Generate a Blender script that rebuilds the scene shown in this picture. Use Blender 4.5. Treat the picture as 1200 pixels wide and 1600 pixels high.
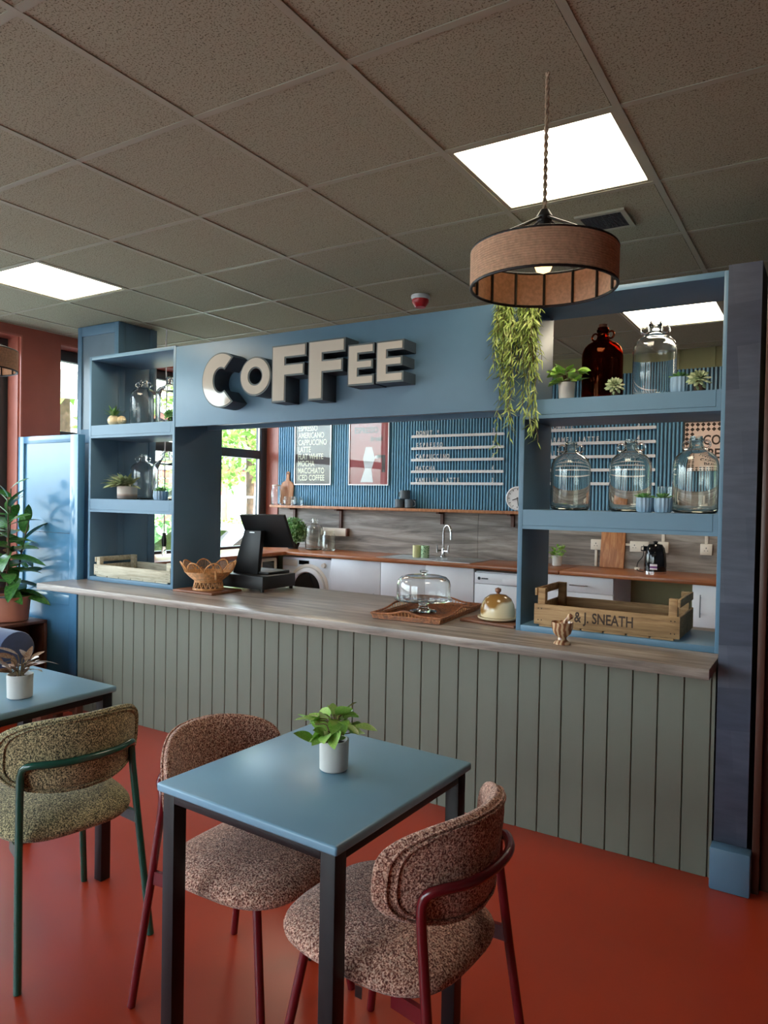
import bpy, bmesh, math, random
from mathutils import Vector, Matrix, Euler
random.seed(7)
R = math.radians
PI = math.pi
for _o in list(bpy.data.objects):
    bpy.data.objects.remove(_o, do_unlink=True)
SC = bpy.context.scene
COL = SC.collection

# ------------------------------------------------------------------ camera
CAM = Vector((1.78789, -1.07482, 1.43535))
YAW, PITCH, ROLL, FPX = 0.552843, -0.018883, 0.018425, 1128.81
_f = Vector((-math.sin(YAW) * math.cos(PITCH), math.cos(YAW) * math.cos(PITCH), math.sin(PITCH)))
_r = Vector((math.cos(YAW), math.sin(YAW), 0))
_u = _r.cross(_f)
CR = math.cos(ROLL) * _r + math.sin(ROLL) * _u
CU = -math.sin(ROLL) * _r + math.cos(ROLL) * _u
CF = _f
cd = bpy.data.cameras.new('camera')
cd.sensor_fit = 'VERTICAL'
cd.sensor_height = 36.0
cd.lens = 36.0 * FPX / 1600.0
cd.clip_start = 0.02
cd.clip_end = 300
cam = bpy.data.objects.new('camera', cd)
COL.objects.link(cam)
_m = Matrix((CR, CU, -CF)).transposed().to_4x4()
_m.translation = CAM
cam.matrix_world = _m
SC.camera = cam


def on(x, y, ax, v):
    """photo pixel -> point on the plane where coordinate ax equals v"""
    d = CR * ((x - 600) / FPX) + CU * ((800 - y) / FPX) + CF
    t = (v - CAM[ax]) / d[ax]
    return CAM + d * t


# ------------------------------------------------------------------ world, sun, exposure
W = bpy.data.worlds.new('world')
SC.world = W
W.use_nodes = True
wn = W.node_tree.nodes
wl = W.node_tree.links
wn.clear()
wo = wn.new('ShaderNodeOutputWorld')
wb = wn.new('ShaderNodeBackground')
ws = wn.new('ShaderNodeTexSky')
ws.sky_type = 'NISHITA'
ws.sun_disc = False
ws.sun_elevation = R(48)
ws.sun_rotation = R(60)
ws.air_density = 1.0
ws.dust_density = 2.5
ws.ozone_density = 1.0
wb.inputs['Strength'].default_value = 1.15
wh = wn.new('ShaderNodeHueSaturation')
wh.inputs['Saturation'].default_value = 0.45
wl.new(ws.outputs[0], wh.inputs['Color'])
wl.new(wh.outputs[0], wb.inputs[0])
wl.new(wb.outputs[0], wo.inputs[0])

sd = bpy.data.lights.new('sun', 'SUN')
sd.energy = 5.0
sd.angle = R(1.0)
sd.color = (1.0, 0.95, 0.86)
sun = bpy.data.objects.new('sun', sd)
COL.objects.link(sun)
sun.rotation_euler = Vector((-0.62, 0.25, -0.74)).to_track_quat('-Z', 'Y').to_euler()

PANEL_STRENGTH = 6.0
SC.view_settings.view_transform = 'Standard'
SC.view_settings.look = 'None'
SC.view_settings.gamma = 1.0
SC.view_settings.use_curve_mapping = False
SC.view_settings.exposure = 1.2
SC.cycles.max_bounces = 12
SC.cycles.diffuse_bounces = 6
SC.cycles.glossy_bounces = 5
SC.cycles.transmission_bounces = 12
SC.cycles.transparent_max_bounces = 16
SC.cycles.sample_clamp_indirect = 6.0


# ------------------------------------------------------------------ materials
def lin(c):
    return tuple(((x / 255) / 12.92 if x / 255 <= 0.04045 else ((x / 255 + 0.055) / 1.055) ** 2.4) for x in c) + (1.0,)


class NT:
    def __init__(s, name):
        s.m = bpy.data.materials.new(name)
        s.m.use_nodes = True
        s.n = s.m.node_tree.nodes
        s.l = s.m.node_tree.links
        s.b = s.n['Principled BSDF']
        s.out = s.n['Material Output']

    def add(s, t, **kw):
        nd = s.n.new(t)
        for k, v in kw.items():
            if hasattr(nd, k):
                setattr(nd, k, v)
            else:
                nd.inputs[k.replace('_', ' ')].default_value = v
        return nd

    def link(s, a, b):
        s.l.new(a, b)

    def coord(s, scale=(1, 1, 1), which='Object', rot=(0, 0, 0)):
        tc = s.add('ShaderNodeTexCoord')
        mp = s.add('ShaderNodeMapping')
        mp.inputs['Scale'].default_value = scale
        mp.inputs['Rotation'].default_value = rot
        s.link(tc.outputs[which], mp.inputs['Vector'])
        return mp.outputs[0]

    def noise(s, vec, scale, detail=2, rough=0.5, dist=0.0):
        nd = s.add('ShaderNodeTexNoise')
        nd.inputs['Scale'].default_value = scale
        nd.inputs['Detail'].default_value = detail
        nd.inputs['Roughness'].default_value = rough
        nd.inputs['Distortion'].default_value = dist
        s.link(vec, nd.inputs['Vector'])
        return nd.outputs['Fac']

    def ramp(s, fac, stops, interp='LINEAR'):
        nd = s.add('ShaderNodeValToRGB')
        cr = nd.color_ramp
        cr.interpolation = interp
        while len(cr.elements) < len(stops):
            cr.elements.new(0.5)
        for e, (p, c) in zip(cr.elements, stops):
            e.position = p
            e.color = lin(c) if len(c) == 3 else c
        s.link(fac, nd.inputs[0])
        return nd.outputs[0]

    def mix(s, fac, a, b, mode='MIX'):
        nd = s.add('ShaderNodeMix', data_type='RGBA', blend_type=mode)
        for sock, v in ((nd.inputs[0], fac), (nd.inputs[6], a), (nd.inputs[7], b)):
            if hasattr(v, 'links'):
                s.link(v, sock)
            else:
                sock.default_value = v
        return nd.outputs[2]

    def bump(s, h, strength=0.2, dist=0.002):
        nd = s.add('ShaderNodeBump')
        nd.inputs['Strength'].default_value = strength
        nd.inputs['Distance'].default_value = dist
        s.link(h, nd.inputs['Height'])
        s.link(nd.outputs[0], s.b.inputs['Normal'])

    def col(s, c):
        s.link(c, s.b.inputs['Base Color'])

    def set(s, **kw):
        for k, v in kw.items():
            s.b.inputs[k.replace('_', ' ')].default_value = v
        return s


def plain(name, c, rough=0.5, metal=0.0, spec=0.5, var=0.06, scale=6.0, bump=0.0, coat=0.0):
    t = NT(name)
    v = t.coord()
    nz = t.noise(v, scale, 3)
    c0 = tuple(max(0, x * (1 - var)) for x in c)
    c1 = tuple(min(255, x * (1 + var)) for x in c)
    t.col(t.ramp(nz, [(0.3, c0), (0.7, c1)]))
    t.set(Roughness=rough, Metallic=metal, Specular_IOR_Level=spec, Coat_Weight=coat)
    if bump:
        t.bump(t.noise(v, 220, 2), bump, 0.001)
    return t.m


def wood(name, stops, scale=(1, 12, 12), rough=0.5, nscale=3.0, bump=0.15, which='Object', fine=60):
    t = NT(name)
    v = t.coord(scale, which)
    a = t.noise(v, nscale, 6, 0.62, 0.6)
    t.col(t.ramp(a, stops))
    t.set(Roughness=rough)
    t.bump(t.noise(v, nscale * 5, 3), bump, 0.001)
    return t.m


def tweed(name, light, mid, dark):
    t = NT(name)
    v = t.coord()
    a = t.noise(v, 250, 2, 0.6)
    b = t.noise(v, 95, 2, 0.5)
    c = t.ramp(a, [(0.40, dark), (0.50, mid), (0.60, light)])
    d = t.ramp(b, [(0.35, (185, 185, 185)), (0.65, (255, 255, 255))])
    t.col(t.mix(0.75, c, d, 'MULTIPLY'))
    t.set(Roughness=0.95, Specular_IOR_Level=0.1, Sheen_Weight=0.2)
    t.bump(a, 0.7, 0.003)
    return t.m


def glass(name, c=(1, 1, 1), rough=0.0, ior=1.45):
    t = NT(name)
    t.n.remove(t.b)
    g = t.add('ShaderNodeBsdfGlass')
    g.inputs['Color'].default_value = tuple(c) + (1,)
    g.inputs['Roughness'].default_value = rough
    g.inputs['IOR'].default_value = ior
    t.link(g.outputs[0], t.out.inputs[0])
    return t.m


def pane(name, tint=(0.93, 0.97, 0.97)):
    t = NT(name)
    t.n.remove(t.b)
    g = t.add('ShaderNodeBsdfGlossy')
    g.inputs['Roughness'].default_value = 0.01
    tr = t.add('ShaderNodeBsdfTransparent')
    tr.inputs[0].default_value = tint + (1,)
    fr = t.add('ShaderNodeFresnel')
    ge = t.add('ShaderNodeNewGeometry')
    mr = t.add('ShaderNodeMapRange')
    mr.inputs['To Min'].default_value = 1.45
    mr.inputs['To Max'].default_value = 1 / 1.45
    t.link(ge.outputs['Backfacing'], mr.inputs[0])
    t.link(mr.outputs[0], fr.inputs[0])
    mx = t.add('ShaderNodeMixShader')
    t.link(fr.outputs[0], mx.inputs[0])
    t.link(tr.outputs[0], mx.inputs[1])
    t.link(g.outputs[0], mx.inputs[2])
    t.link(mx.outputs[0], t.out.inputs[0])
    return t.m


def emit(name, c, s):
    t = NT(name)
    t.set(Base_Color=lin((230, 228, 220)), Roughness=0.6)
    t.b.inputs['Emission Color'].default_value = lin(c)
    t.b.inputs['Emission Strength'].default_value = s
    return t.m


def leafmat(name, c0, c1, c2, rough=0.4, scale=14):
    t = NT(name)
    v = t.coord()
    a = t.noise(v, scale, 3)
    t.col(t.ramp(a, [(0.3, c0), (0.5, c1), (0.7, c2)]))
    t.set(Roughness=rough)
    t.b.inputs['Transmission Weight'].default_value = 0.0
    t.b.inputs['Subsurface Weight'].default_value = 0.0
    return t.m


M = {}
M['blue'] = plain('blue paint', (92, 126, 150), 0.42, var=0.02)
M['blue_gloss'] = plain('glossy blue paint', (84, 136, 172), 0.2, var=0.02, coat=0.3)
M['blue_inset'] = plain('grey blue panel', (104, 124, 138), 0.3, var=0.05)
M['sage'] = plain('sage green board', (115, 116, 101), 0.5, var=0.02)
M['slab'] = wood('grey wood worktop', [(0.28, (82, 71, 65)), (0.42, (128, 115, 106)), (0.55, (158, 144, 133)), (0.70, (186, 172, 160))],
                 (0.9, 14, 14), 0.3, 2.2, 0.08)
M['splash'] = wood('grey wood splashback', [(0.30, (84, 75, 70)), (0.44, (124, 113, 106)), (0.56, (152, 141, 133)), (0.70, (180, 169, 160))],
                   (0.7, 10, 7), 0.55, 2.2, 0.1)
M['oak'] = wood('oiled wood worktop', [(0.25, (120, 66, 36)), (0.5, (158, 92, 52)), (0.75, (186, 120, 74))], (1.2, 22, 22), 0.3, 2.0, 0.05)
M['board'] = wood('chopping board wood', [(0.25, (140, 82, 48)), (0.5, (176, 112, 68)), (0.75, (206, 150, 100))], (20, 20, 1.2), 0.45, 2.0, 0.05)
M['boarddark'] = wood('brown board wood', [(0.25, (92, 54, 36)), (0.5, (124, 76, 50)), (0.75, (150, 98, 66))], (2, 24, 24), 0.5, 2.0, 0.05)
M['crate'] = wood('crate wood', [(0.25, (112, 82, 54)), (0.5, (160, 124, 84)), (0.75, (190, 154, 110))], (2, 22, 22), 0.75, 2.4, 0.3)
M['crate_pale'] = wood('pale crate wood', [(0.25, (150, 136, 112)), (0.5, (196, 186, 162)), (0.75, (220, 212, 190))], (2, 22, 22), 0.75, 2.4, 0.3)
M['darkwood'] = wood('dark brown wood', [(0.25, (60, 34, 26)), (0.5, (92, 54, 40)), (0.75, (120, 74, 54))], (10, 10, 1.5), 0.5, 2.0, 0.1)
M['brownwall'] = plain('dark brown panel', (74, 46, 36), 0.35, var=0.1, scale=2)
M['floor'] = plain('red vinyl', (166, 55, 29), 0.3, var=0.035, scale=1.7)
M['tee'] = plain('ceiling tee', (170, 169, 148), 0.5, var=0.02)
M['void'] = plain('ceiling void', (20, 19, 18), 0.9)
M['terracotta_wall'] = plain('terracotta wall paint', (160, 86, 70), 0.32, var=0.03)
M['reveal'] = plain('terracotta gloss', (178, 104, 88), 0.3, var=0.03)
M['cream_wall'] = plain('olive wall paint', (150, 150, 108), 0.7, var=0.03)
M['plaster'] = plain('plaster wall', (196, 186, 172), 0.7, var=0.03)
M['frame'] = plain('dark grey aluminium', (62, 66, 70), 0.35, 0.2, var=0.03)
M['slat'] = plain('blue slat', (106, 160, 192), 0.4, var=0.03)
M['slatback'] = plain('dark blue backing', (34, 52, 70), 0.7)
M['white'] = plain('white laminate', (226, 224, 226), 0.35, var=0.015)
M['appl'] = plain('white enamel', (232, 232, 234), 0.25, var=0.01)
M['offwhite'] = plain('off white plastic', (226, 214, 200), 0.4, var=0.02)
M['beige'] = plain('beige plastic', (206, 194, 180), 0.4, var=0.02)
M['black'] = plain('black plastic', (20, 20, 22), 0.45, var=0.05)
M['blackgloss'] = plain('glossy black', (12, 12, 14), 0.08, var=0.05)
M['steelblack'] = plain('black steel', (24, 22, 24), 0.4, 0.3)
M['dark'] = plain('dark grey', (48, 50, 54), 0.5)
M['chrome'] = plain('chrome', (214, 214, 216), 0.12, 1.0, var=0.01)
M['steel'] = plain('brushed steel', (184, 184, 184), 0.3, 1.0, var=0.02)
M['table'] = plain('blue table top', (120, 158, 180), 0.3, spec=0.4, var=0.03, scale=3)
M['green_tube'] = plain('green enamel tube', (14, 72, 58), 0.25, var=0.02, coat=0.3)
M['red_tube'] = plain('maroon enamel tube', (104, 20, 28), 0.25, var=0.02, coat=0.3)
M['tweed_red'] = tweed('pink brown tweed', (246, 206, 182), (194, 138, 116), (104, 54, 48))
M['tweed_green'] = tweed('olive tweed', (228, 214, 164), (158, 144, 108), (66, 70, 56))
M['letter_side'] = plain('dark blue grey letter side', (60, 72, 82), 0.5)
M['letter_rim'] = plain('grey letter rim', (92, 102, 104), 0.45)
M['letter_face'] = plain('cream acrylic letter face', (208, 200, 186), 0.08, var=0.01, coat=0.4)
M['rope'] = plain('jute rope', (206, 168, 138), 0.9, var=0.07, scale=90, bump=0.3)
M['twine'] = plain('braided beige cord', (178, 158, 134), 0.9, var=0.2, scale=120)
M['rattan'] = plain('rattan', (192, 136, 84), 0.5, var=0.18, scale=60)
M['rattan_dark'] = plain('brown rattan', (146, 90, 56), 0.5, var=0.25, scale=60)
M['glass'] = glass('clear glass', (0.99, 0.995, 0.99))
M['glass_green'] = glass('greenish glass', (0.985, 0.992, 0.975))
M['glass_amber'] = glass('amber glass', (0.50, 0.17, 0.07))
M['pane'] = pane('window pane')
M['terracotta'] = plain('terracotta pot', (196, 122, 96), 0.6, var=0.06)
M['pot_white'] = plain('pale grey ceramic', (206, 202, 196), 0.5, var=0.03)
M['pot_blue'] = plain('pale blue ceramic', (138, 166, 188), 0.35, var=0.05)
M['soil'] = plain('soil', (52, 38, 28), 0.95, var=0.3, scale=60)
M['leaf_rubber'] = leafmat('rubber plant leaf', (40, 84, 40), (66, 118, 52), (98, 148, 70), 0.28)
M['leaf_pothos'] = leafmat('pothos leaf', (84, 150, 44), (136, 186, 68), (222, 230, 160), 0.35, 50)
M['leaf_red'] = leafmat('red grey leaf', (132, 58, 48), (150, 112, 88), (206, 204, 176), 0.4, 40)
M['leaf_string'] = leafmat('yellow green leaf', (108, 132, 62), (156, 176, 92), (196, 204, 128), 0.45, 30)
M['leaf_succ'] = leafmat('succulent leaf', (62, 110, 58), (96, 146, 78), (140, 176, 110), 0.45, 50)
M['leaf_ech'] = leafmat('pale succulent leaf', (104, 124, 88), (150, 164, 124), (196, 198, 160), 0.45, 40)
M['leaf_sage'] = leafmat('variegated leaf', (112, 132, 90), (160, 172, 126), (212, 212, 176), 0.45, 40)
M['leaf_box'] = leafmat('hedge leaf', (84, 130, 80), (124, 166, 108), (168, 200, 142), 0.5, 30)
M['stem'] = plain('brown stem', (112, 92, 60), 0.7)
M['bark'] = plain('bark', (92, 74, 58), 0.9, var=0.2)
M['navy'] = plain('navy velvet', (44, 62, 98), 0.85, var=0.1, scale=12)
M['navy'].node_tree.nodes['Principled BSDF'].inputs['Sheen Weight'].default_value = 0.6
M['cream'] = plain('cream stoneware', (222, 204, 166), 0.25, var=0.03)
M['mug'] = plain('charcoal stoneware', (78, 88, 96), 0.45, var=0.05)
M['cupcream'] = plain('cream cup', (222, 214, 160), 0.4, var=0.03)
M['red'] = plain('red plastic', (188, 34, 40), 0.3)
M['bulb'] = emit('warm filament', (255, 206, 140), 1.3)
M['ink'] = plain('dark ink', (62, 46, 36), 0.8)
M['paper_dark'] = plain('dark brown print', (92, 72, 72), 0.6, var=0.02)
M['paper_red'] = plain('dusty red print', (178, 84, 88), 0.6, var=0.03)
M['paper_pink'] = plain('pale pink print', (236, 206, 190), 0.6, var=0.02)
M['paper_cream'] = plain('cream lettering', (240, 226, 200), 0.6, var=0.01)
M['label_white'] = plain('white sticker', (230, 222, 230), 0.5)
M['label_purple'] = plain('purple sticker', (122, 70, 130), 0.5)
M['car'] = plain('silver car paint', (176, 190, 200), 0.2, 0.6, coat=0.5)
M['asphalt'] = plain('pale asphalt', (132, 136, 136), 0.9, var=0.06, scale=0.6)
M['lawn'] = plain('lawn', (96, 130, 60), 0.95, var=0.2, scale=4)
M['brick_wall'] = plain('red brick', (168, 96, 80), 0.9, var=0.12, scale=3)
M['canvas'] = plain('white canvas', (240, 236, 228), 0.8, var=0.02)


def _mat_marble():
    t = NT('striped onyx')
    v = t.coord((1, 1, 1))
    w = t.add('ShaderNodeTexWave', wave_type='BANDS', bands_direction='X')
    w.inputs['Scale'].default_value = 16
    w.inputs['Distortion'].default_value = 6
    w.inputs['Detail'].default_value = 3
    t.link(v, w.inputs['Vector'])
    t.col(t.ramp(w.outputs['Fac'], [(0.2, (134, 86, 60)), (0.5, (172, 124, 88)), (0.8, (208, 176, 138))]))
    t.set(Roughness=0.2)
    return t.m


def _mat_butter():
    t = NT('honey glazed stoneware')
    v = t.coord()
    sx = t.add('ShaderNodeSeparateXYZ')
    t.link(v, sx.inputs[0])
    nz = t.noise(v, 9, 2)
    ad = t.add('ShaderNodeMath', operation='MULTIPLY_ADD')
    t.link(nz, ad.inputs[0])
    ad.inputs[1].default_value = 0.09
    t.link(sx.outputs['Z'], ad.inputs[2])
    dx = t.add('ShaderNodeMath', operation='MULTIPLY_ADD')
    t.link(sx.outputs['X'], dx.inputs[0])
    dx.inputs[1].default_value = -0.55
    t.link(ad.outputs[0], dx.inputs[2])
    t.col(t.ramp(dx.outputs[0], [(0.100, (224, 206, 168)), (0.112, (150, 108, 56)), (0.19, (112, 76, 36))]))
    t.set(Roughness=0.12)
    return t.m


def _mat_tile():
    t = NT('fissured ceiling tile')
    v = t.coord()
    a = t.noise(t.coord((1, 2.6, 1)), 75, 2, 0.6, 0.4)
    b = t.noise(v, 190, 1)
    c = t.ramp(a, [(0.30, (98, 95, 82)), (0.36, (174, 173, 150))])
    d = t.ramp(b, [(0.34, (170, 164, 150)), (0.44, (255, 255, 255))])
    t.col(t.mix(1.0, c, d, 'MULTIPLY'))
    t.set(Roughness=0.9, Specular_IOR_Level=0.2)
    t.bump(a, 0.25, 0.002)
    return t.m


def _mat_wallpaper():
    t = NT('patchwork navy wallpaper')
    br = t.add('ShaderNodeTexBrick')
    br.inputs['Scale'].default_value = 1.0
    br.inputs['Brick Width'].default_value = 0.17
    br.inputs['Row Height'].default_value = 0.16
    br.inputs['Mortar Size'].default_value = 0.0
    br.inputs['Color1'].default_value = lin((60, 66, 84))
    br.inputs['Color2'].default_value = lin((82, 88, 104))
    br.inputs['Mortar'].default_value = lin((70, 76, 92))
    t.link(t.coord((1, 1, 1), 'Object', (R(90), 0, R(4))), br.inputs['Vector'])
    nz = t.noise(t.coord((1, 1, 5)), 7, 4)
    t.col(t.mix(0.5, br.outputs['Color'], t.ramp(nz, [(0.3, (150, 155, 162)), (0.7, (255, 255, 255))]), 'MULTIPLY'))
    t.set(Roughness=0.45)
    return t.m


def _mat_leaf_cloud():
    return leafmat('tree leaf', (92, 138, 52), (140, 178, 78), (190, 208, 120), 0.6, 1.4)


def _mat_band():
    t = NT('banded stoneware')
    sx = t.add('ShaderNodeSeparateXYZ')
    t.link(t.coord(), sx.inputs[0])
    t.col(t.ramp(sx.outputs['Z'], [(0.022, (120, 108, 100)), (0.03, (170, 140, 120)), (0.04, (206, 196, 182))]))
    t.set(Roughness=0.6)
    return t.m


def _mat_cupdot():
    t = NT('green patterned cup')
    vo = t.add('ShaderNodeTexVoronoi')
    vo.inputs['Scale'].default_value = 60
    t.link(t.coord(), vo.inputs['Vector'])
    t.col(t.ramp(vo.outputs['Distance'], [(0.25, (60, 120, 84)), (0.4, (176, 206, 164))]))
    t.set(Roughness=0.4)
    return t.m


M['marble'] = _mat_marble()
M['butter'] = _mat_butter()
M['tile'] = _mat_tile()
M['wallpaper'] = _mat_wallpaper()
M['leaf_tree'] = _mat_leaf_cloud()
M['pot_band'] = _mat_band()
M['cupdot'] = _mat_cupdot()
M['panel_light'] = emit('light diffuser', (255, 240, 212), PANEL_STRENGTH)


# ------------------------------------------------------------------ mesh helpers
def frame_of(d):
    d = Vector(d).normalized()
    a = Vector((0, 0, 1)) if abs(d.z) < 0.95 else Vector((1, 0, 0))
    x = a.cross(d).normalized()
    return x, d.cross(x)


class MB:
    def __init__(s):
        s.v = []
        s.f = []

    def quad(s, pts):
        n = len(s.v)
        s.v += [tuple(p) for p in pts]
        s.f.append(tuple(range(n, n + len(pts))))
        return s

    def box(s, x0, x1, y0, y1, z0, z1, mat=None):
        n = len(s.v)
        pts = [(x, y, z) for x in (x0, x1) for y in (y0, y1) for z in (z0, z1)]
        if mat is not None:
            pts = [tuple(mat @ Vector(p)) for p in pts]
        s.v += pts
        for q in ((0, 1, 3, 2), (4, 6, 7, 5), (0, 4, 5, 1), (2, 3, 7, 6), (0, 2, 6, 4), (1, 5, 7, 3)):
            s.f.append(tuple(n + i for i in q))
        return s

    def rings(s, rings, closed=False, cap0=True, cap1=True):
        n = len(s.v)
        k = len(rings[0])
        for r in rings:
            s.v += [tuple(p) for p in r]
        m = len(rings)
        for i in range(m if closed else m - 1):
            for j in range(k):
                a = n + i * k + j
                b = n + i * k + (j + 1) % k
                c = n + ((i + 1) % m) * k + (j + 1) % k
                d = n + ((i + 1) % m) * k + j
                s.f.append((a, b, c, d))
        if not closed:
            if cap0:
                s.f.append(tuple(n + j for j in reversed(range(k))))
            if cap1:
                s.f.append(tuple(n + (m - 1) * k + j for j in range(k)))
        return s

    def cyl(s, p0, p1, r0, r1=None, n=16):
        r1 = r0 if r1 is None else r1
        p0, p1 = Vector(p0), Vector(p1)
        x, y = frame_of(p1 - p0)
        ring = lambda p, r: [p + (x * math.cos(2 * PI * i / n) + y * math.sin(2 * PI * i / n)) * r for i in range(n)]
        return s.rings([ring(p0, r0), ring(p1, r1)])

    def lathe(s, prof, c=(0, 0, 0), n=32, closed=False):
        """prof: list of (r, z); closed joins the last ring with the first"""
        rs = []
        for r, z in prof:
            rs.append([(c[0] + r * math.cos(2 * PI * i / n), c[1] + r * math.sin(2 * PI * i / n), c[2] + z) for i in range(n)])
        return s.rings(rs, closed=closed)

    def tube(s, pts, r, n=8, closed=False):
        pts = [Vector(p) for p in pts]
        m = len(pts)
        rs = []
        prev = None
        for i, p in enumerate(pts):
            if closed:
                d = pts[(i + 1) % m] - pts[i - 1]
            else:
                d = pts[min(i + 1, m - 1)] - pts[max(i - 1, 0)]
            d.normalize()
            if prev is None:
                x, y = frame_of(d)
            else:
                x = (prev - d * prev.dot(d))
                if x.length < 1e-6:
                    x, _ = frame_of(d)
                x.normalize()
                y = d.cross(x)
            prev = x
            rr = r[i] if isinstance(r, (list, tuple)) else r
            rs.append([p + (x * math.cos(2 * PI * j / n) + y * math.sin(2 * PI * j / n)) * rr for j in range(n)])
        return s.rings(rs, closed=closed)

    def prism(s, poly, axis, a, b):
        """poly: 2D points in the plane normal to axis (x: (y,z), y: (x,z), z: (x,y))"""
        def p3(q, t):
            return (t, q[0], q[1]) if axis == 0 else ((q[0], t, q[1]) if axis == 1 else (q[0], q[1], t))
        return s.rings([[p3(q, a) for q in poly], [p3(q, b) for q in poly]])

    def xf(s, mat, start=0):
        for i in range(start, len(s.v)):
            s.v[i] = tuple(mat @ Vector(s.v[i]))
        return s

    def join(s, me_v, me_f, mat=None):
        n = len(s.v)
        s.v += [tuple(mat @ Vector(p)) if mat is not None else tuple(p) for p in me_v]
        s.f += [tuple(n + i for i in f) for f in me_f]
        return s

    def mesh(s, name, mat=None, bevel=0.0, seg=2, smooth=True, angle=38):
        me = bpy.data.meshes.new(name)
        me.from_pydata(s.v, [], s.f)
        bm = bmesh.new()
        bm.from_mesh(me)
        bmesh.ops.recalc_face_normals(bm, faces=bm.faces)
        if bevel:
            ed = [e for e in bm.edges if len(e.link_faces) == 2 and e.calc_face_angle(0) > R(25)]
            bmesh.ops.bevel(bm, geom=ed, offset=bevel, segments=seg, profile=0.5, affect='EDGES', clamp_overlap=True)
        bm.to_mesh(me)
        bm.free()
        if smooth:
            me.polygons.foreach_set('use_smooth', [True] * len(me.polygons))
            me.set_sharp_from_angle(angle=R(angle))
        if mat is not None:
            me.materials.append(M[mat] if isinstance(mat, str) else mat)
        me.update()
        return me

    def build(s, name, mat, parent=None, bevel=0.0, world=False, **kw):
        if world and parent is not None:
            o = Vector(parent.location)
            s.v = [(p[0] - o.x, p[1] - o.y, p[2] - o.z) for p in s.v]
        me = s.mesh(name, mat, bevel, **kw)
        return link(name, me, parent)


def link(name, me, parent=None, loc=None):
    ob = bpy.data.objects.new(name, me)
    COL.objects.link(ob)
    if parent is not None:
        ob.parent = parent
    if loc is not None:
        ob.location = loc
    return ob


def tag(o, label, cat, group=None, kind=None):
    o['label'] = label
    o['category'] = cat
    if group:
        o['group'] = group
    if kind:
        o['kind'] = kind
    return o


def thing(name, label, cat, loc=(0, 0, 0), rz=0.0, group=None, kind=None):
    o = bpy.data.objects.new(name, None)
    o.empty_display_size = 0.05
    COL.objects.link(o)
    o.location = loc
    o.rotation_euler = (0, 0, rz)
    return tag(o, label, cat, group, kind)


def copy_tree(o, parent=None):
    c = o.copy()
    COL.objects.link(c)
    c.parent = parent
    for ch in o.children:
        copy_tree(ch, c)
    return c


def text_mesh(txt, size, depth=0.0, align='LEFT', sx=1.0, shear=0.0, bold=0.0):
    """letters lying in the XZ plane, facing -Y, baseline at z = 0"""
    cu = bpy.data.curves.new('lettering', 'FONT')
    cu.body = txt
    cu.size = size
    cu.extrude = depth
    cu.align_x = align
    cu.shear = shear
    cu.resolution_u = 3
    cu.offset = bold * size
    ob = bpy.data.objects.new('lettering', cu)
    COL.objects.link(ob)
    bpy.context.view_layer.update()
    dg = bpy.context.evaluated_depsgraph_get()
    me = bpy.data.meshes.new_from_object(ob.evaluated_get(dg))
    v = [(p.co.x * sx, -p.co.z, p.co.y) for p in me.vertices]
    f = [tuple(p.vertices) for p in me.polygons]
    bpy.data.objects.remove(ob, do_unlink=True)
    bpy.data.curves.remove(cu)
    return v, f


def smooth_path(pts, n=6):
    """Catmull-Rom through pts"""
    P = [Vector(p) for p in pts]
    P = [P[0] * 2 - P[1]] + P + [P[-1] * 2 - P[-2]]
    out = []
    for i in range(1, len(P) - 2):
        for k in range(n):
            t = k / n
            a, b, c, d = P[i - 1], P[i], P[i + 1], P[i + 2]
            out.append(0.5 * ((2 * b) + (c - a) * t + (2 * a - 5 * b + 4 * c - d) * t * t + (3 * b - a - 3 * c + d) * t ** 3))
    out.append(P[-2])
    return out


def leaf_geo(L, Wd, curl=0.15, fold=0.1, n=5, tip=1.0):
    """a leaf along +X with normal +Z, as (verts, faces)"""
    v, f = [], []
    for i in range(n + 1):
        t = i / n
        w = Wd * 0.5 * (math.sin(PI * min(1, t ** 0.8 * 0.98 + 0.02)) ** (0.8 * tip))
        if i == n:
            w = 0.0005
        z = -curl * L * t * t
        for sgn in (-1, 0, 1):
            v.append((L * t, sgn * w, z + abs(sgn) * fold * w))
    for i in range(n):
        for k in range(2):
            a = i * 3 + k
            f.append((a, a + 3, a + 4, a + 1))
    return v, f


def aim(loc, az, el, roll=0.0, s=1.0):
    return Matrix.Translation(loc) @ Matrix.Rotation(az, 4, 'Z') @ Matrix.Rotation(-el, 4, 'Y') @ Matrix.Rotation(roll, 4, 'X') @ Matrix.Scale(s, 4)


# ================================================================== STRUCTURE
H = 2.65
YP, YF, BY, ZC = 1.933, 1.753, 2.068, 0.84
YB = 5.0          # kitchen back wall
XL = -3.30        # left wall face
X1 = 4.2
Y0 = -3.8

floor = MB().box(XL - 0.3, X1, Y0, YB + 0.1, -0.1, 0).build('floor', 'floor')
tag(floor, 'glossy brick red vinyl floor', 'floor', kind='structure')

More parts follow.
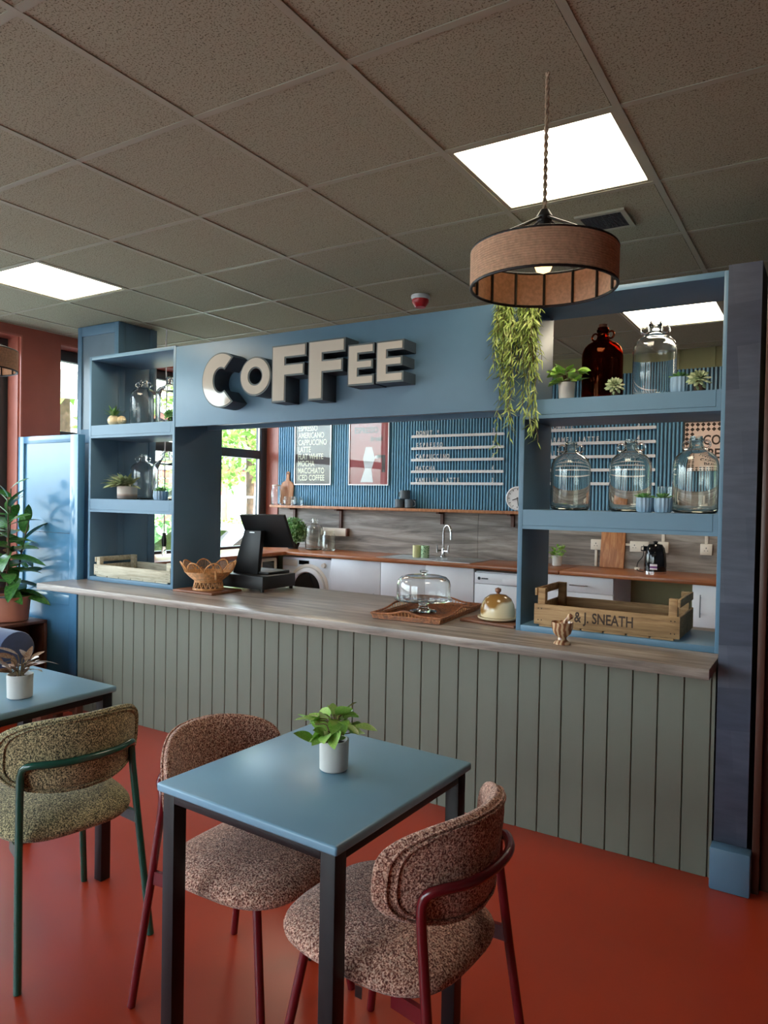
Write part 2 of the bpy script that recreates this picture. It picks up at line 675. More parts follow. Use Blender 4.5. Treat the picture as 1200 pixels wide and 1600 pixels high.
ceil = MB().box(XL - 0.3, X1, Y0, YB + 0.1, H + 0.06, H + 0.2).build('ceiling', 'void')
tag(ceil, 'suspended ceiling of grey fissured tiles', 'ceiling', kind='structure')
LIGHTS = {(1, 2), (-4, 2), (1, 6), (-4, 6)}
I0, I1, J0, J1 = -6, 7, -7, 8
g = MB()
for i in range(I0, I1 + 1):
    x = 0.6 * i
    if XL < x < X1:
        g.box(x - 0.012, x + 0.012, Y0, YB - 0.022, H, H + 0.003)
for j in range(J0, J1 + 1):
    y = 0.6 * j
    if Y0 < y < YB:
        for i in range(I0, I1 + 1):
            xa, xb = max(0.6 * i + 0.012, XL + 0.022), min(0.6 * i + 0.588, X1)
            if xb > xa:
                g.box(xa, xb, y - 0.012, y + 0.012, H + 0.0004, H + 0.0029)
g.build('tee_grid', 'tee', ceil, smooth=False)
# perimeter angle
g = MB()
g.box(XL, XL + 0.022, Y0, YB, H, H + 0.003)
g.box(XL + 0.022, X1, YB - 0.022, YB, H + 0.0002, H + 0.003)
g.build('edge_trim', 'tee', ceil, smooth=False)
tiles = {}
for i in range(I0, I1):
    for j in range(J0, J1 + 1):
        if (i, j) in LIGHTS:
            continue
        x0, x1 = max(0.6 * i + 0.009, XL + 0.005), min(0.6 * i + 0.6 - 0.0155, X1)
        y0, y1 = max(0.6 * j + 0.009, Y0), min(0.6 * j + 0.6 - 0.009, YB - 0.005)
        if x1 - x0 < 0.05 or y1 - y0 < 0.05:
            continue
        key = (round(x1 - x0, 3), round(y1 - y0, 3))
        if key not in tiles:
            tiles[key] = MB().box(-key[0] / 2, key[0] / 2, -key[1] / 2, key[1] / 2, 0, 0.015).mesh('ceiling_tile', 'tile', smooth=False)
        link('ceiling_tile', tiles[key], ceil, ((x0 + x1) / 2, (y0 + y1) / 2, H + 0.0032 + random.uniform(0, 0.0015)))


def ceiling_light(i, j, label):
    x, y = 0.6 * i + 0.3, 0.6 * j + 0.3
    t = thing('ceiling_light', label, 'ceiling light', (x, y, H), group='square ceiling light panels')
    m = MB()
    a, b = 0.289, 0.272
    for sx in (-1, 1):
        m.box(min(sx * a, sx * b), max(sx * a, sx * b), -a, a, 0.0031, 0.022)
        m.box(-b, b, min(sx * a, sx * b), max(sx * a, sx * b), 0.0031, 0.022)
    m.build('frame', 'tee', t, smooth=False)
    MB().box(-b, b, -b, b, 0.008, 0.02).build('diffuser', 'panel_light', t, smooth=False)


ceiling_light(1, 2, 'bright square ceiling light panel above the rope pendant lamp')
ceiling_light(-4, 2, 'bright square ceiling light panel near the blue column')
ceiling_light(1, 6, 'bright square ceiling light panel in the kitchen behind the amber demijohn')
ceiling_light(-4, 6, 'square ceiling light panel over the kitchen window side')

# air vent
v0 = on(948, 345, 2, H)
vent = thing('ceiling_vent', 'small square ceiling air vent near the rope pendant lamp', 'vent', (0.93, 2.09, H))
m = MB()
for sx in (-1, 1):
    m.box(min(sx * 0.085, sx * 0.105), max(sx * 0.085, sx * 0.105), -0.105, 0.105, -0.006, 0.003)
    m.box(-0.085, 0.085, min(sx * 0.085, sx * 0.105), max(sx * 0.085, sx * 0.105), -0.006, 0.003)
m.build('frame', 'tee', vent, smooth=False)
m = MB()
for k in range(11):
    y = -0.08 + 0.016 * k
    m.box(-0.085, 0.085, y, y + 0.006, -0.004, 0.002)
    m.box(y, y + 0.004, -0.085, 0.085, -0.003, 0.002)
m.build('grille', 'dark', vent, smooth=False)

# fire detector
al = on(657, 462, 2, H)
t = thing('smoke_detector', 'red and white smoke detector on the ceiling tiles above the sign', 'smoke detector', (al.x, al.y, H))
MB().lathe([(0.055, 0), (0.057, -0.012), (0.05, -0.024), (0.0001, -0.024)]).build('base', 'white', t)
MB().lathe([(0.05, -0.0245), (0.05, -0.04), (0.036, -0.062), (0.03, -0.07), (0.0001, -0.07)]).build('sounder', 'red', t)

# ---------------------------------------------------------------- left wall with two windows
WY = [(-3.2, 2.06), (2.372, 4.985)]     # window openings along Y
SILLZ = [0.42, 0.86]
HEADZ = 2.585
wl_ = MB()
xs0, xs1 = XL - 0.30, XL
ys = [Y0, WY[0][0], WY[0][1], WY[1][0], WY[1][1], YB + 0.1]
wl_.box(xs0, xs1, ys[0], ys[1], 0, H + 0.06)
wl_.box(xs0, xs1, ys[2], ys[3], 0, H + 0.06)
wl_.box(xs0, xs1, ys[4], ys[5], 0, H + 0.06)
for k in range(2):
    wl_.box(xs0, xs1, WY[k][0], WY[k][1], 0, SILLZ[k])
    wl_.box(xs0, xs1, WY[k][0], WY[k][1], HEADZ, H + 0.06)
wall_left = wl_.build('wall_left', 'terracotta_wall', smooth=False)
tag(wall_left, 'terracotta painted window wall', 'wall', kind='structure')
# reveal linings
m = MB()
m.box(xs0 + 0.12, xs1 + 0.004, WY[0][1] - 0.012, WY[0][1], SILLZ[0], HEADZ)
m.box(xs0 + 0.16, xs1 - 0.02, WY[0][1] - 0.022, WY[0][1] - 0.012, SILLZ[0], HEADZ)
m.box(xs0 + 0.12, xs1 + 0.004, WY[0][0], WY[0][1] - 0.012, HEADZ - 0.012, HEADZ)
m.build('reveal_lining', 'reveal', wall_left, smooth=False)
m = MB()
m.box(xs0 + 0.12, xs1, WY[1][1] - 0.012, WY[1][1], SILLZ[1], HEADZ)
m.box(xs0 + 0.12, xs1 + 0.004, WY[1][0], WY[1][1] - 0.012, HEADZ - 0.012, HEADZ)
m.build('reveal_lining', 'reveal', wall_left, smooth=False)

XG = XL - 0.20   # glazing plane


def window(n, k, mull, transom, label, fw=0.09):
    y0, y1 = WY[k]
    z0, z1 = SILLZ[k], HEADZ - 0.012
    y0 += 0.002
    y1 -= 0.013
    t = thing('window_%d' % n, label, 'window', (XG, (y0 + y1) / 2, z0), kind='structure')
    fr = MB()
    fr.box(XG - 0.03, XG + 0.04, y0, y0 + fw, z0, z1)
    fr.box(XG - 0.03, XG + 0.04, y1 - fw, y1, z0, z1)
    fr.box(XG - 0.03, XG + 0.04, y0 + fw, y1 - fw, z0, z0 + 0.05)
    fr.box(XG - 0.03, XG + 0.04, y0 + fw, y1 - fw, z1 - 0.085, z1)
    fr.build('window_frame', 'frame', t, world=True, bevel=0.004)
    cuts = [y0 + fw] + mull + [y1 - fw]
    for my in mull:
        MB().box(XG - 0.03, XG + 0.04, my - 0.04, my + 0.04, z0 + 0.05, z1 - 0.085).build('mullion', 'frame', t, world=True, bevel=0.004)
    zs = [z0 + 0.05] + transom + [z1 - 0.085]
    for a in range(len(cuts) - 1):
        p0 = cuts[a] + (0.04 if a else 0)
        p1 = cuts[a + 1] - (0.04 if a < len(cuts) - 2 else 0)
        for tz in transom:
            MB().box(XG - 0.03, XG + 0.04, p0, p1, tz - 0.045, tz + 0.045).build('transom', 'frame', t, world=True, bevel=0.004)
        for b in range(len(zs) - 1):
            q0 = zs[b] + (0.045 if b else 0)
            q1 = zs[b + 1] - (0.045 if b < len(zs) - 2 else 0)
            sash = MB()
            sash.box(XG + 0.01, XG + 0.03, p0, p0 + 0.012, q0, q1)
            sash.box(XG + 0.01, XG + 0.03, p1 - 0.012, p1, q0, q1)
            sash.build('bead', 'steel', t, world=True)
            MB().box(XG - 0.004, XG + 0.004, p0, p1, q0, q1).build('pane', 'pane', t, world=True, smooth=False)
    return t


window(1, 0, [-2.0, -0.7, 0.6], [1.05], 'tall dark framed window beside the rubber plant')
window(2, 1, [3.4], [1.88], 'dark framed kitchen window behind the till', fw=0.1)
MB().box(XL - 0.30, XL, WY[0][0], WY[0][1], SILLZ[0] - 0.03, SILLZ[0] + 0.002).build('sill', 'reveal', wall_left, smooth=False)

# ---------------------------------------------------------------- kitchen back wall
wb_ = MB().box(XL - 0.3, X1, YB, YB + 0.12, 0, H + 0.06).build('wall_back', 'cream_wall', smooth=False)
tag(wb_, 'olive painted kitchen wall above the blue slats', 'wall', kind='structure')
for a, b in ((XL, -0.942), (-0.939, 1.44)):
    MB().box(a, b, YB - 0.012, YB - 0.0005, 0.86, 1.345).build('splashback', 'splash', wb_, smooth=False)
MB().box(XL + 0.001, 1.45, YB - 0.010, YB - 0.0005, 1.345, 2.49).build('slat_backing', 'slatback', wb_, smooth=False)
sl = MB().prism([(0, 0), (0.019, 0), (0.016, -0.018), (0.003, -0.018)], 2, 1.345, 2.49).mesh('slat', 'slat', smooth=False)
x = XL + 0.004
while x < 1.43:
    link('slat', sl, wb_, (x, YB - 0.010, 0))
    x += 0.0297
# olive cover strips above the slats
for xx in (-0.5, 0.72, 0.98):
    MB().box(xx, xx + 0.03, YB - 0.012, YB, 2.49, H).build('cover_strip', 'cream_wall', wb_, smooth=False)

# room walls out of view
w = MB()
FX0, FX1, FZ0, FZ1 = -3.0, 0.3, 0.25, 2.5
w.box(XL - 0.3, FX0, Y0 - 0.2, Y0, 0, H + 0.06)
w.box(FX1, X1, Y0 - 0.2, Y0, 0, H + 0.06)
w.box(FX0, FX1, Y0 - 0.2, Y0, 0, FZ0)
w.box(FX0, FX1, Y0 - 0.2, Y0, FZ1, H + 0.06)
w = w.build('wall_front', 'plaster', smooth=False)
tag(w, 'pale plaster street wall behind the seating area', 'wall', kind='structure')
t = thing('window_3', 'wide unseen front window added to bring daylight onto the chairs', 'window', (-1.35, Y0 - 0.1, FZ0), kind='structure')  # added window behind the camera, lets in daylight to brighten the chair backs
for a in range(4):
    xx = FX0 + (FX1 - FX0) * a / 3
    MB().box(max(FX0, xx - 0.04), min(FX1, xx + 0.04), Y0 - 0.14, Y0 - 0.07, FZ0, FZ1).build('mullion', 'frame', t, world=True)
    if a < 3:
        MB().box(xx + 0.04, FX0 + (FX1 - FX0) * (a + 1) / 3 - 0.04, Y0 - 0.11, Y0 - 0.102, FZ0, FZ1).build('pane', 'pane', t, world=True, smooth=False)
w = MB().box(X1, X1 + 0.12, Y0 - 0.12, YB + 0.12, 0, H + 0.06).build('wall_right', 'brownwall', smooth=False)
tag(w, 'brown side wall beyond the partition', 'wall', kind='structure')

# partition beside the counter: papered end, kitchen side wall and dark brown lining
w = MB().box(1.442, 1.556, 1.92, YB - 0.02, 0, 2.335).build('wall_partition', 'wallpaper', smooth=False)
tag(w, 'partition end papered in patchwork navy squares', 'wall', kind='structure')
w = MB()
w.box(1.575, 1.60, 1.90, 1.98, 0, 2.335)
w.box(1.60, 3.2, 1.94, 1.98, 0, 2.335)
w = w.build('wall_lining', 'brownwall', bevel=0.003)
tag(w, 'dark brown panelled wall beside the papered partition end', 'wall', kind='structure')
w = MB().box(1.4375, 1.575, 1.850, 1.9195, 0, 0.158).build('baseboard_right', 'blue', bevel=0.007)
tag(w, 'blue skirting block at the foot of the partition', 'baseboard', kind='structure')

# ---------------------------------------------------------------- left blue column and panel door
cb = Vector((-2.848, 2.22, 0))
col = thing('column_left', 'square blue panelled column rising to the ceiling beside the panelled door', 'column', (-2.65, 2.42, 0), kind='structure')
CX0, CX1, CY0, CY1 = -2.967, -2.5105, 2.284, 2.627
MB().box(CX0 + 0.012, CX1 - 0.012, CY0 + 0.012, CY1 - 0.012, 0, H).build('core', 'blue_inset', col, world=True, smooth=False)
m = MB()
for (a, b) in ((CX0, CX0 + 0.045), (CX1 - 0.045, CX1)):
    m.box(a, b, CY0, CY0 + 0.014, 0, H)
for (a, b) in ((0, 0.15), (1.80, 1.90), (H - 0.07, H)):
    m.box(CX0 + 0.045, CX1 - 0.045, CY0, CY0 + 0.014, a, b)
for (a, b) in ((CY0 + 0.014, CY0 + 0.06), (CY1 - 0.06, CY1)):
    m.box(CX1 - 0.014, CX1, a, b, 0, H)
    m.box(CX0, CX0 + 0.014, a, b, 0, H)
m.box(CX1 - 0.013, CX1 - 0.004, CY0 + 0.06, CY1 - 0.06, 0, H)
m.build('panel_frame', 'blue', col, world=True, bevel=0.002)

DX0, DX1, DY = -3.292, -2.593, 2.03
dr = thing('door_1', 'tall glossy light blue panelled door beside the counter end', 'door', ((DX0 + DX1) / 2, DY, 0), kind='structure')
MB().box(DX0 + 0.01, DX1 - 0.01, DY + 0.014, DY + 0.05, 0.005, 1.83).build('panel', 'blue_gloss', dr, world=True, smooth=False)
m = MB()
m.box(DX0, DX0 + 0.065, DY, DY + 0.055, 0.005, 1.836)
m.box(DX1 - 0.085, DX1, DY, DY + 0.055, 0.005, 1.836)
for (a, b) in ((0.005, 0.14), (0.655, 0.725), (1.785, 1.836)):
    m.box(DX0 + 0.065, DX1 - 0.085, DY, DY + 0.055, a, b)
m.build('door_frame', 'blue_gloss', dr, world=True, bevel=0.002)
MB().box(DX0 + 0.2, DX1 - 0.085, DY + 0.012, DY + 0.014, 1.15, 1.153).build('joint', 'dark', dr, world=True, smooth=False)

# ================================================================== COUNTER
ct = thing('counter', 'long bar counter clad in sage green tongue and groove boards', 'counter', (-0.5, 2.2, 0))
MB().box(-2.44, 1.432, YP + 0.013, 2.60, 0, 0.799).build('body', 'sage', ct, world=True, smooth=False)
brd = MB().prism([(0.0, 0.012), (0.0, 0.003), (0.0025, 0.0), (0.0915, 0.0), (0.094, 0.003), (0.094, 0.012)], 2, 0.001, 0.799).mesh('board', 'sage', smooth=False)
bx_ = -2.373
spc = (1.421 + 2.373) / 39.0
link('board', MB().prism([(0.0, 0.012), (0.0, 0.003), (0.0025, 0.0), (0.0645, 0.0), (0.0665, 0.003), (0.0665, 0.012)], 2, 0.001, 0.799).mesh('board', 'sage', smooth=False), ct, (-2.44 + 0.5, YP - 2.2, 0))
for k in range(39):
    link('board', brd, ct, (-2.373 + spc * k + 0.001 + 0.5, YP - 2.2, 0))
MB().box(1.4225, 1.434, YP + 0.001, YP + 0.0128, 0.001, 0.799).build('edge_strip', 'sage', ct, world=True)

m = MB()
m.prism([(-2.62, YF), (1.433, YF), (1.433, 2.70), (-2.442, 2.70), (-2.442, 2.64), (-2.509, 2.64), (-2.509, 2.275), (-2.585, 2.275), (-2.585, 2.022), (-2.62, 2.022)], 2, 0.8, ZC)
sl_ = m.build('worktop', 'slab', bevel=0.0018)
tag(sl_, 'long grey wood grain worktop lying on the sage counter', 'worktop')

# ---------------------------------------------------------------- shelf bays and sign board
ZT = 2.36


def bay(x0, x1, yb, label, notch=False):
    t = thing('shelf_unit', label, 'shelf unit', ((x0 + x1) / 2, BY, ZC))
    th = 0.022

    def plate(name, a, b, z0, z1, front=BY, back=yb, bevel=0.0015):
        if notch:
            poly = [(a, front), (b, front), (b, back), (CX1 + 0.003, back), (CX1 + 0.003, CY0 - 0.003), (a, CY0 - 0.003)]
            return MB().prism(poly, 2, z0, z1).build(name, 'blue', t, world=True, bevel=bevel)
        return MB().box(a, b, front, back, z0, z1).build(name, 'blue', t, world=True, bevel=bevel)
    MB().box(x0, x0 + th, BY, (CY0 - 0.001) if x0 < 0 else yb, ZC + 0.0005, ZT).build('side_panel', 'blue', t, world=True, bevel=0.0015)
    MB().box(x1 - th, x1, BY, yb, ZC + 0.0005, ZT).build('side_panel', 'blue', t, world=True, bevel=0.0015)
    a, b = x0 + th, x1 - th
    plate('bottom_board', a, b, ZC + 0.0005, 0.868)
    plate('top_board', a, b, ZT - 0.024, ZT)
    for zb, zt in ((1.308, 1.396), (1.808, 1.893)):
        s = plate('shelf', a, b, zb, zt, BY + 0.006)
        m = MB()
        m.box(a, b, BY, BY + 0.006, zb, zb + 0.016)
        m.box(a, b - 0.02, BY + 0.001, BY + 0.006, zb + 0.018, zt)
        m.box(b - 0.018, b, BY, BY + 0.006, zb + 0.016, zt)
        o = m.build('fascia', 'blue', s)
        o.data.transform(Matrix.Translation(-Vector(t.location)))
    return t


BXL0, BXL1, BXR0, BXR1 = -2.53, -1.69, 0.572, 1.432
bayL = bay(BXL0, BXL1, 2.478, 'blue shelf unit on the counter beside the panelled column', False)
bayR = bay(BXR0, BXR1, 2.438, 'blue shelf unit on the counter beside the papered partition')
MB().box(BXR0 + 0.022, 0.632, BY, BY + 0.02, 1.893, ZT - 0.024).build('filler_strip', 'blue', bayR, world=True, bevel=0.001)
sg = thing('sign_board', 'long blue board spanning between the two shelf units above the counter', 'sign board', (-0.55, BY, 1.855))
MB().box(BXL1 + 0.001, BXR0 - 0.001, BY + 0.001, BY + 0.02, 1.855, 2.352).build('board', 'blue', sg, world=True, bevel=0.0015)
m = MB()
m.box(BXL1 + 0.001, BXR0 - 0.001, BY + 0.0205, 2.36, 2.326, 2.348)
m.box(BXL1 + 0.001, BXR0 - 0.001, BY + 0.0205, BY + 0.06, 1.858, 1.89)
m.box(BXL1 + 0.001, BXR0 - 0.001, 2.34, 2.36, 1.858, 2.3255)
m.build('backing', 'blue', sg, world=True)


# ---------------------------------------------------------------- letters C O F F E E
def arc2(cx, cz, rx, rz, a0, a1, n):
    return [(cx + rx * math.cos(a0 + (a1 - a0) * i / n), cz + rz * math.sin(a0 + (a1 - a0) * i / n)) for i in range(n + 1)]


def rect_outline(cells):
    return cells


def letter(ch, x0, x1, z0, z1, label):
    LD = 0.12
    yf = BY - LD
    t = thing('sign_letter', label, 'sign letter', ((x0 + x1) / 2, BY, z0), group='letters of the coffee sign')
    w, h = x1 - x0, z1 - z0
    cx, cz = (x0 + x1) / 2, (z0 + z1) / 2

    def shape(d):
        """outline (list of strips as closed quads) inset by d"""
        if ch == 'O':
            s = 0.30 * w
            return ('ring', arc2(cx, cz, w / 2 - d, h / 2 - d, 0, 2 * PI, 40)[:-1], arc2(cx, cz, w / 2 - s + d, h / 2 - s * 0.95 + d, 0, 2 * PI, 40)[:-1])
        if ch == 'C':
            s = 0.36 * w
            e = R(40)
            ro = (w * 0.56 - d, h / 2 - d)
            c2 = x0 + w * 0.56
            ri = (w * 0.56 - s + d, h / 2 - s * 0.95 + d)
            de = d / (h / 2) * 1.0
            outer = arc2(c2, cz, ro[0], ro[1], R(52) + de, 2 * PI - R(52) - de, 36)
            inner = arc2(c2, cz, ri[0], ri[1], 2 * PI - R(60) - de * 1.4, R(60) + de * 1.4, 36)
            return ('poly', outer + inner)
        sw = 0.41 * w if ch == 'F' else 0.42 * w
        if ch == 'F':
            th = 0.235 * h
            za, zb = z1 - 0.335 * h, z1 - 0.335 * h - 0.215 * h
            return ('poly', [(x0 + d, z0 + d), (x0 + sw - d, z0 + d), (x0 + sw - d, zb + d), (x1 - 0.06 * w - d, zb + d), (x1 - 0.06 * w - d, za - d),
                             (x0 + sw - d, za - d), (x0 + sw - d, z1 - th + d), (x1 - d, z1 - th + d), (x1 - d, z1 - d), (x0 + d, z1 - d)])
        th = 0.25 * h
        mz0, mz1 = cz - 0.115 * h, cz + 0.115 * h
        return ('poly', [(x0 + d, z0 + d), (x1 - d, z0 + d), (x1 - d, z0 + th - d), (x0 + sw - d, z0 + th - d), (x0 + sw - d, mz0 + d), (x1 - 0.05 * w - d, mz0 + d),
                         (x1 - 0.05 * w - d, mz1 - d), (x0 + sw - d, mz1 - d), (x0 + sw - d, z1 - th + d), (x1 - d, z1 - th + d), (x1 - d, z1 - d), (x0 + d, z1 - d)])

    def solid(d, ya, yb):
        s = shape(d)
        m = MB()
        if s[0] == 'poly':
            m.prism(s[1], 1, ya, yb)
        else:
            o, i = s[1], s[2]
            m.rings([[(p[0], ya, p[1]) for p in o], [(p[0], yb, p[1]) for p in o], [(p[0], yb, p[1]) for p in i], [(p[0], ya, p[1]) for p in i]], closed=True)
        return m
    solid(0.0, yf + 0.004, BY + 0.0012).build('return', 'letter_side', t, world=True)
    solid(0.0, yf + 0.0005, yf + 0.0038).build('rim', 'letter_rim', t, world=True)
    solid(0.0085, yf - 0.003, yf + 0.0004).build('face', 'letter_face', t, world=True)


def lx(px, py):
    return on(px, py, 1, BY - 0.12)


LET = [('C', 315.6, 369, 551, 637.5, 'large letter C of the raised sign'),
       ('O', 375, 423.6, 557, 618.6, 'small letter O of the raised sign'),
       ('F', 424.7, 478.5, 538, 627.6, 'first tall letter F of the raised sign beside the small O'),
       ('F', 481.5, 539, 530, 624.0, 'second tall letter F of the raised sign beside the letter E'),
       ('E', 543.2, 584.4, 537, 602, 'letter E of the raised sign between the F and the last E'),
       ('E', 587.6, 630.6, 531.5, 597.5, 'last letter E at the end of the raised sign')]
for ch, a, b, yt, yb_, lab in LET:
    pc = (a + b) / 2
    letter(ch, lx(a, (yt + yb_) / 2).x, lx(b, (yt + yb_) / 2).x, lx(pc, yb_).z, lx(pc, yt).z, lab)

# ================================================================== KITCHEN
YK = YB - 0.60      # worktop front
XJ = 0.012
m = MB().box(XL + 0.001, XJ - 0.004, YK, YB - 0.0125, 0.868, 0.9)
o = m.build('kitchen_worktop', 'oak', bevel=0.003)
tag(o, 'oiled wood kitchen worktop with the sink let into it', 'worktop')
o = MB().box(XJ + 0.004, 1.438, YK, YB - 0.0125, 0.868, 0.9).build('kitchen_worktop', 'oak', bevel=0.003)
tag(o, 'oiled wood kitchen worktop under the kettle', 'worktop')
o = MB().box(XL + 0.001, -2.70, 2.75, YK - 0.002, 0.868, 0.9).build('kitchen_worktop', 'oak', bevel=0.003)
tag(o, 'oiled wood worktop running along the kitchen window', 'worktop')


def bar_handle(parent, x, z, y, L, vertical):
    m = MB()
    if vertical:
        m.cyl((x, y - 0.03, z - L / 2), (x, y - 0.03, z + L / 2), 0.005, n=8)
        for k in (-0.35, 0.35):
            m.cyl((x, y - 0.03, z + L * k), (x, y, z + L * k), 0.004, n=8)
    else:
        m.cyl((x - L / 2, y - 0.03, z), (x + L / 2, y - 0.03, z), 0.005, n=8)
        for k in (-0.35, 0.35):
            m.cyl((x + L * k, y - 0.03, z), (x + L * k, y, z), 0.004, n=8)
    return m


def cabinet(x0, x1, fronts, label):
    """fronts: (kind, xa, xb, za, zb, handle)"""
    t = thing('kitchen_cabinet', label, 'cabinet', ((x0 + x1) / 2, YB - 0.3, 0))
    m = MB()
    m.box(x0, x1, YK + 0.04, YB - 0.013, 0.1, 0.867)
    m.box(x0, x1, YK + 0.09, YB - 0.013, 0.0, 0.1)
    m.build('body', 'white', t, world=True)
    for kind, xa, xb, za, zb, hd in fronts:
        d = MB().box(xa + 0.0015, xb - 0.0015, YK + 0.02, YK + 0.0395, za + 0.0015, zb - 0.0015).build(kind, 'white', t, world=True, bevel=0.0015)
        if hd:
            h = bar_handle(d, hd[0], hd[1], YK + 0.02, hd[2], hd[3])
            h.build('handle', 'steel', d)
            d.children[0].data.transform(Matrix.Translation(-Vector(t.location)))
    return t


cabinet(-2.175, -1.628, [('door', -2.175, -1.628, 0.11, 0.866, (-1.68, 0.50, 0.16, True))], 'white base cabinet between the washing machine and the sink unit')
cabinet(-1.626, -0.715, [('door', -1.626, -1.171, 0.11, 0.866, (-1.22, 0.50, 0.16, True)), ('door', -1.171, -0.715, 0.11, 0.866, (-1.12, 0.50, 0.16, True))],
        'white double door base cabinet under the sink')
cabinet(-0.085, 0.425, [('drawer', -0.085, 0.425, 0.74, 0.866, (0.17, 0.797, 0.14, False)), ('drawer', -0.085, 0.425, 0.43, 0.74, (0.17, 0.66, 0.14, False)),
                        ('drawer', -0.085, 0.425, 0.11, 0.43, (0.17, 0.35, 0.14, False))], 'white drawer cabinet with slim bar handles beside the open gap')
cabinet(0.972, 1.436, [('door', 0.972, 1.436, 0.11, 0.866, (1.03, 0.72, 0.16, True))], 'white base cabinet between the open gap and the partition')

# dishwasher
t = thing('dishwasher', 'white dishwasher with a control strip beside the sink unit', 'dishwasher', (-0.41, YB - 0.3, 0))
MB().box(-0.708, -0.092, YK + 0.05, YB - 0.013, 0.03, 0.845).build('body', 'appl', t, world=True, bevel=0.004)
MB().box(-0.706, -0.094, YK + 0.02, YK + 0.0495, 0.12, 0.745).build('door', 'appl', t, world=True, bevel=0.004)
cp = MB().box(-0.706, -0.094, YK + 0.018, YK + 0.0495, 0.748, 0.838).build('control_panel', 'appl', t, world=True, bevel=0.004)
MB().box(-0.46, -0.14, YK + 0.012, YK + 0.0178, 0.755, 0.80).build('grip', 'white', t, world=True, bevel=0.003)
m = MB()
m.cyl((-0.665, YK + 0.0178, 0.79), (-0.665, YK + 0.016, 0.79), 0.013, n=20)
m.box(-0.645, -0.585, YK + 0.0165, YK + 0.0178, 0.785, 0.795)
m.build('logo', 'dark', t, world=True)

# washing machine
t = thing('washing_machine', 'white front loading washing machine with a dark round door', 'washing machine', (-2.475, YB - 0.3, 0))
wx0, wx1 = -2.77, -2.18
MB().box(wx0, wx1, YK + 0.03, YB - 0.02, 0.015, 0.85).build('body', 'appl', t, world=True, bevel=0.012)
wc = Vector((-2.44, YK + 0.03, 0.56))
m = MB()
m.lathe([(0.235, 0), (0.235, 0.006), (0.215, 0.012), (0.205, 0.012), (0.205, 0.0)], n=48, closed=True)
m.xf(Matrix.Translation(wc + Vector((0, -0.0005, 0))) @ Matrix.Rotation(R(90), 4, 'X'))
m.build('door_surround', 'offwhite', t, world=True)
m = MB()
m.lathe([(0.2, 0), (0.195, 0.03), (0.165, 0.04), (0.155, 0.032), (0.155, 0.0)], n=48, closed=True)
m.xf(Matrix.Translation(wc + Vector((0, -0.001, 0))) @ Matrix.Rotation(R(90), 4, 'X'))
dd = m.build('door', 'white', t, world=True)
m = MB()
m.lathe([(0.154, 0.0), (0.154, 0.03), (0.11, 0.036), (0.05, 0.03), (0.0005, 0.026), (0.0005, 0.0)], n=48)
m.xf(Matrix.Translation(wc + Vector((0, -0.0005, 0))) @ Matrix.Rotation(R(90), 4, 'X'))
m.build('door_glass', 'blackgloss', t, world=True)
MB().box(wx0 + 0.01, wx0 + 0.19, YK + 0.022, YK + 0.0305, 0.765, 0.825).build('drawer', 'offwhite', t, world=True, bevel=0.004)
MB().box(-2.56, -2.44, YK + 0.024, YK + 0.0305, 0.785, 0.825).build('display', 'blackgloss', t, world=True)
m = MB().cyl((-2.26, YK + 0.0305, 0.79), (-2.26, YK + 0.005, 0.79), 0.024, 0.02, n=24)
m.build('dial', 'offwhite', t, world=True)

# small appliance and bin under the window worktop
t = thing('under_counter_appliance', 'beige appliance with a dark display under the window worktop', 'appliance', (-2.98, 4.12, 0))
MB().box(-3.27, -2.72, 3.95, 4.30, 0.02, 0.85).build('body', 'beige', t, world=True, bevel=0.02)
MB().box(-2.719, -2.712, 4.08, 4.24, 0.72, 0.82).build('display', 'blackgloss', t, world=True)
MB().box(-2.719, -2.709, 3.98, 4.05, 0.76, 0.79).build('button_strip', 'offwhite', t, world=True)
t = thing('kitchen_cabinet', 'white base cabinet under the window worktop', 'cabinet', (-3.0, 3.4, 0))
MB().box(-3.28, -2.75, 2.80, 3.90, 0.0, 0.867).build('body', 'white', t, world=True)
for k in range(2):
    MB().box(-2.7495, -2.73, 2.80 + 0.55 * k + 0.002, 2.80 + 0.55 * (k + 1) - 0.002, 0.11, 0.866).build('door', 'white', t, world=True, bevel=0.002)

# sink and tap
t = thing('kitchen_sink', 'stainless steel inset sink with drainer', 'sink', (-1.24, YB - 0.3, 0.9))
m = MB()
sx0, sx1, sy0, sy1 = -1.70, -0.77, YK + 0.06, YB - 0.05
bx0, bx1, by0, by1 = -1.10, -0.82, YK + 0.10, YB - 0.16
for a, b, c, d in ((sx0, bx0, sy0, sy1), (bx1, sx1, sy0, sy1), (bx0, bx1, sy0, by0), (bx0, bx1, by1, sy1)):
    m.box(a, b, c, d, 0.9003, 0.905)
m.build('rim', 'steel', t, world=True)
m = MB()
m.rings([[(bx0, by0, 0.904), (bx1, by0, 0.904), (bx1, by1, 0.904), (bx0, by1, 0.904)],
         [(bx0 + 0.01, by0 + 0.01, 0.9025), (bx1 - 0.01, by0 + 0.01, 0.9025), (bx1 - 0.01, by1 - 0.01, 0.9025), (bx0 + 0.01, by1 - 0.01, 0.9025)]], cap0=False)
m.build('bowl', 'steel', t, world=True)
m = MB()
for k in range(7):
    y = sy0 + 0.05 + 0.05 * k
    m.box(sx0 + 0.06, bx0 - 0.08, y, y + 0.012, 0.905, 0.908)
m.build('drainer_ribs', 'steel', t, world=True)
TX, TY = -1.235, YB - 0.12
t = thing('kitchen_tap', 'chrome swan neck mixer tap behind the sink', 'tap', (TX, TY, 0.905))
MB().lathe([(0.026, 0.0005), (0.026, 0.01), (0.017, 0.02), (0.017, 0.075), (0.012, 0.085), (0.0005, 0.085)], n=20).build('body', 'chrome', t)
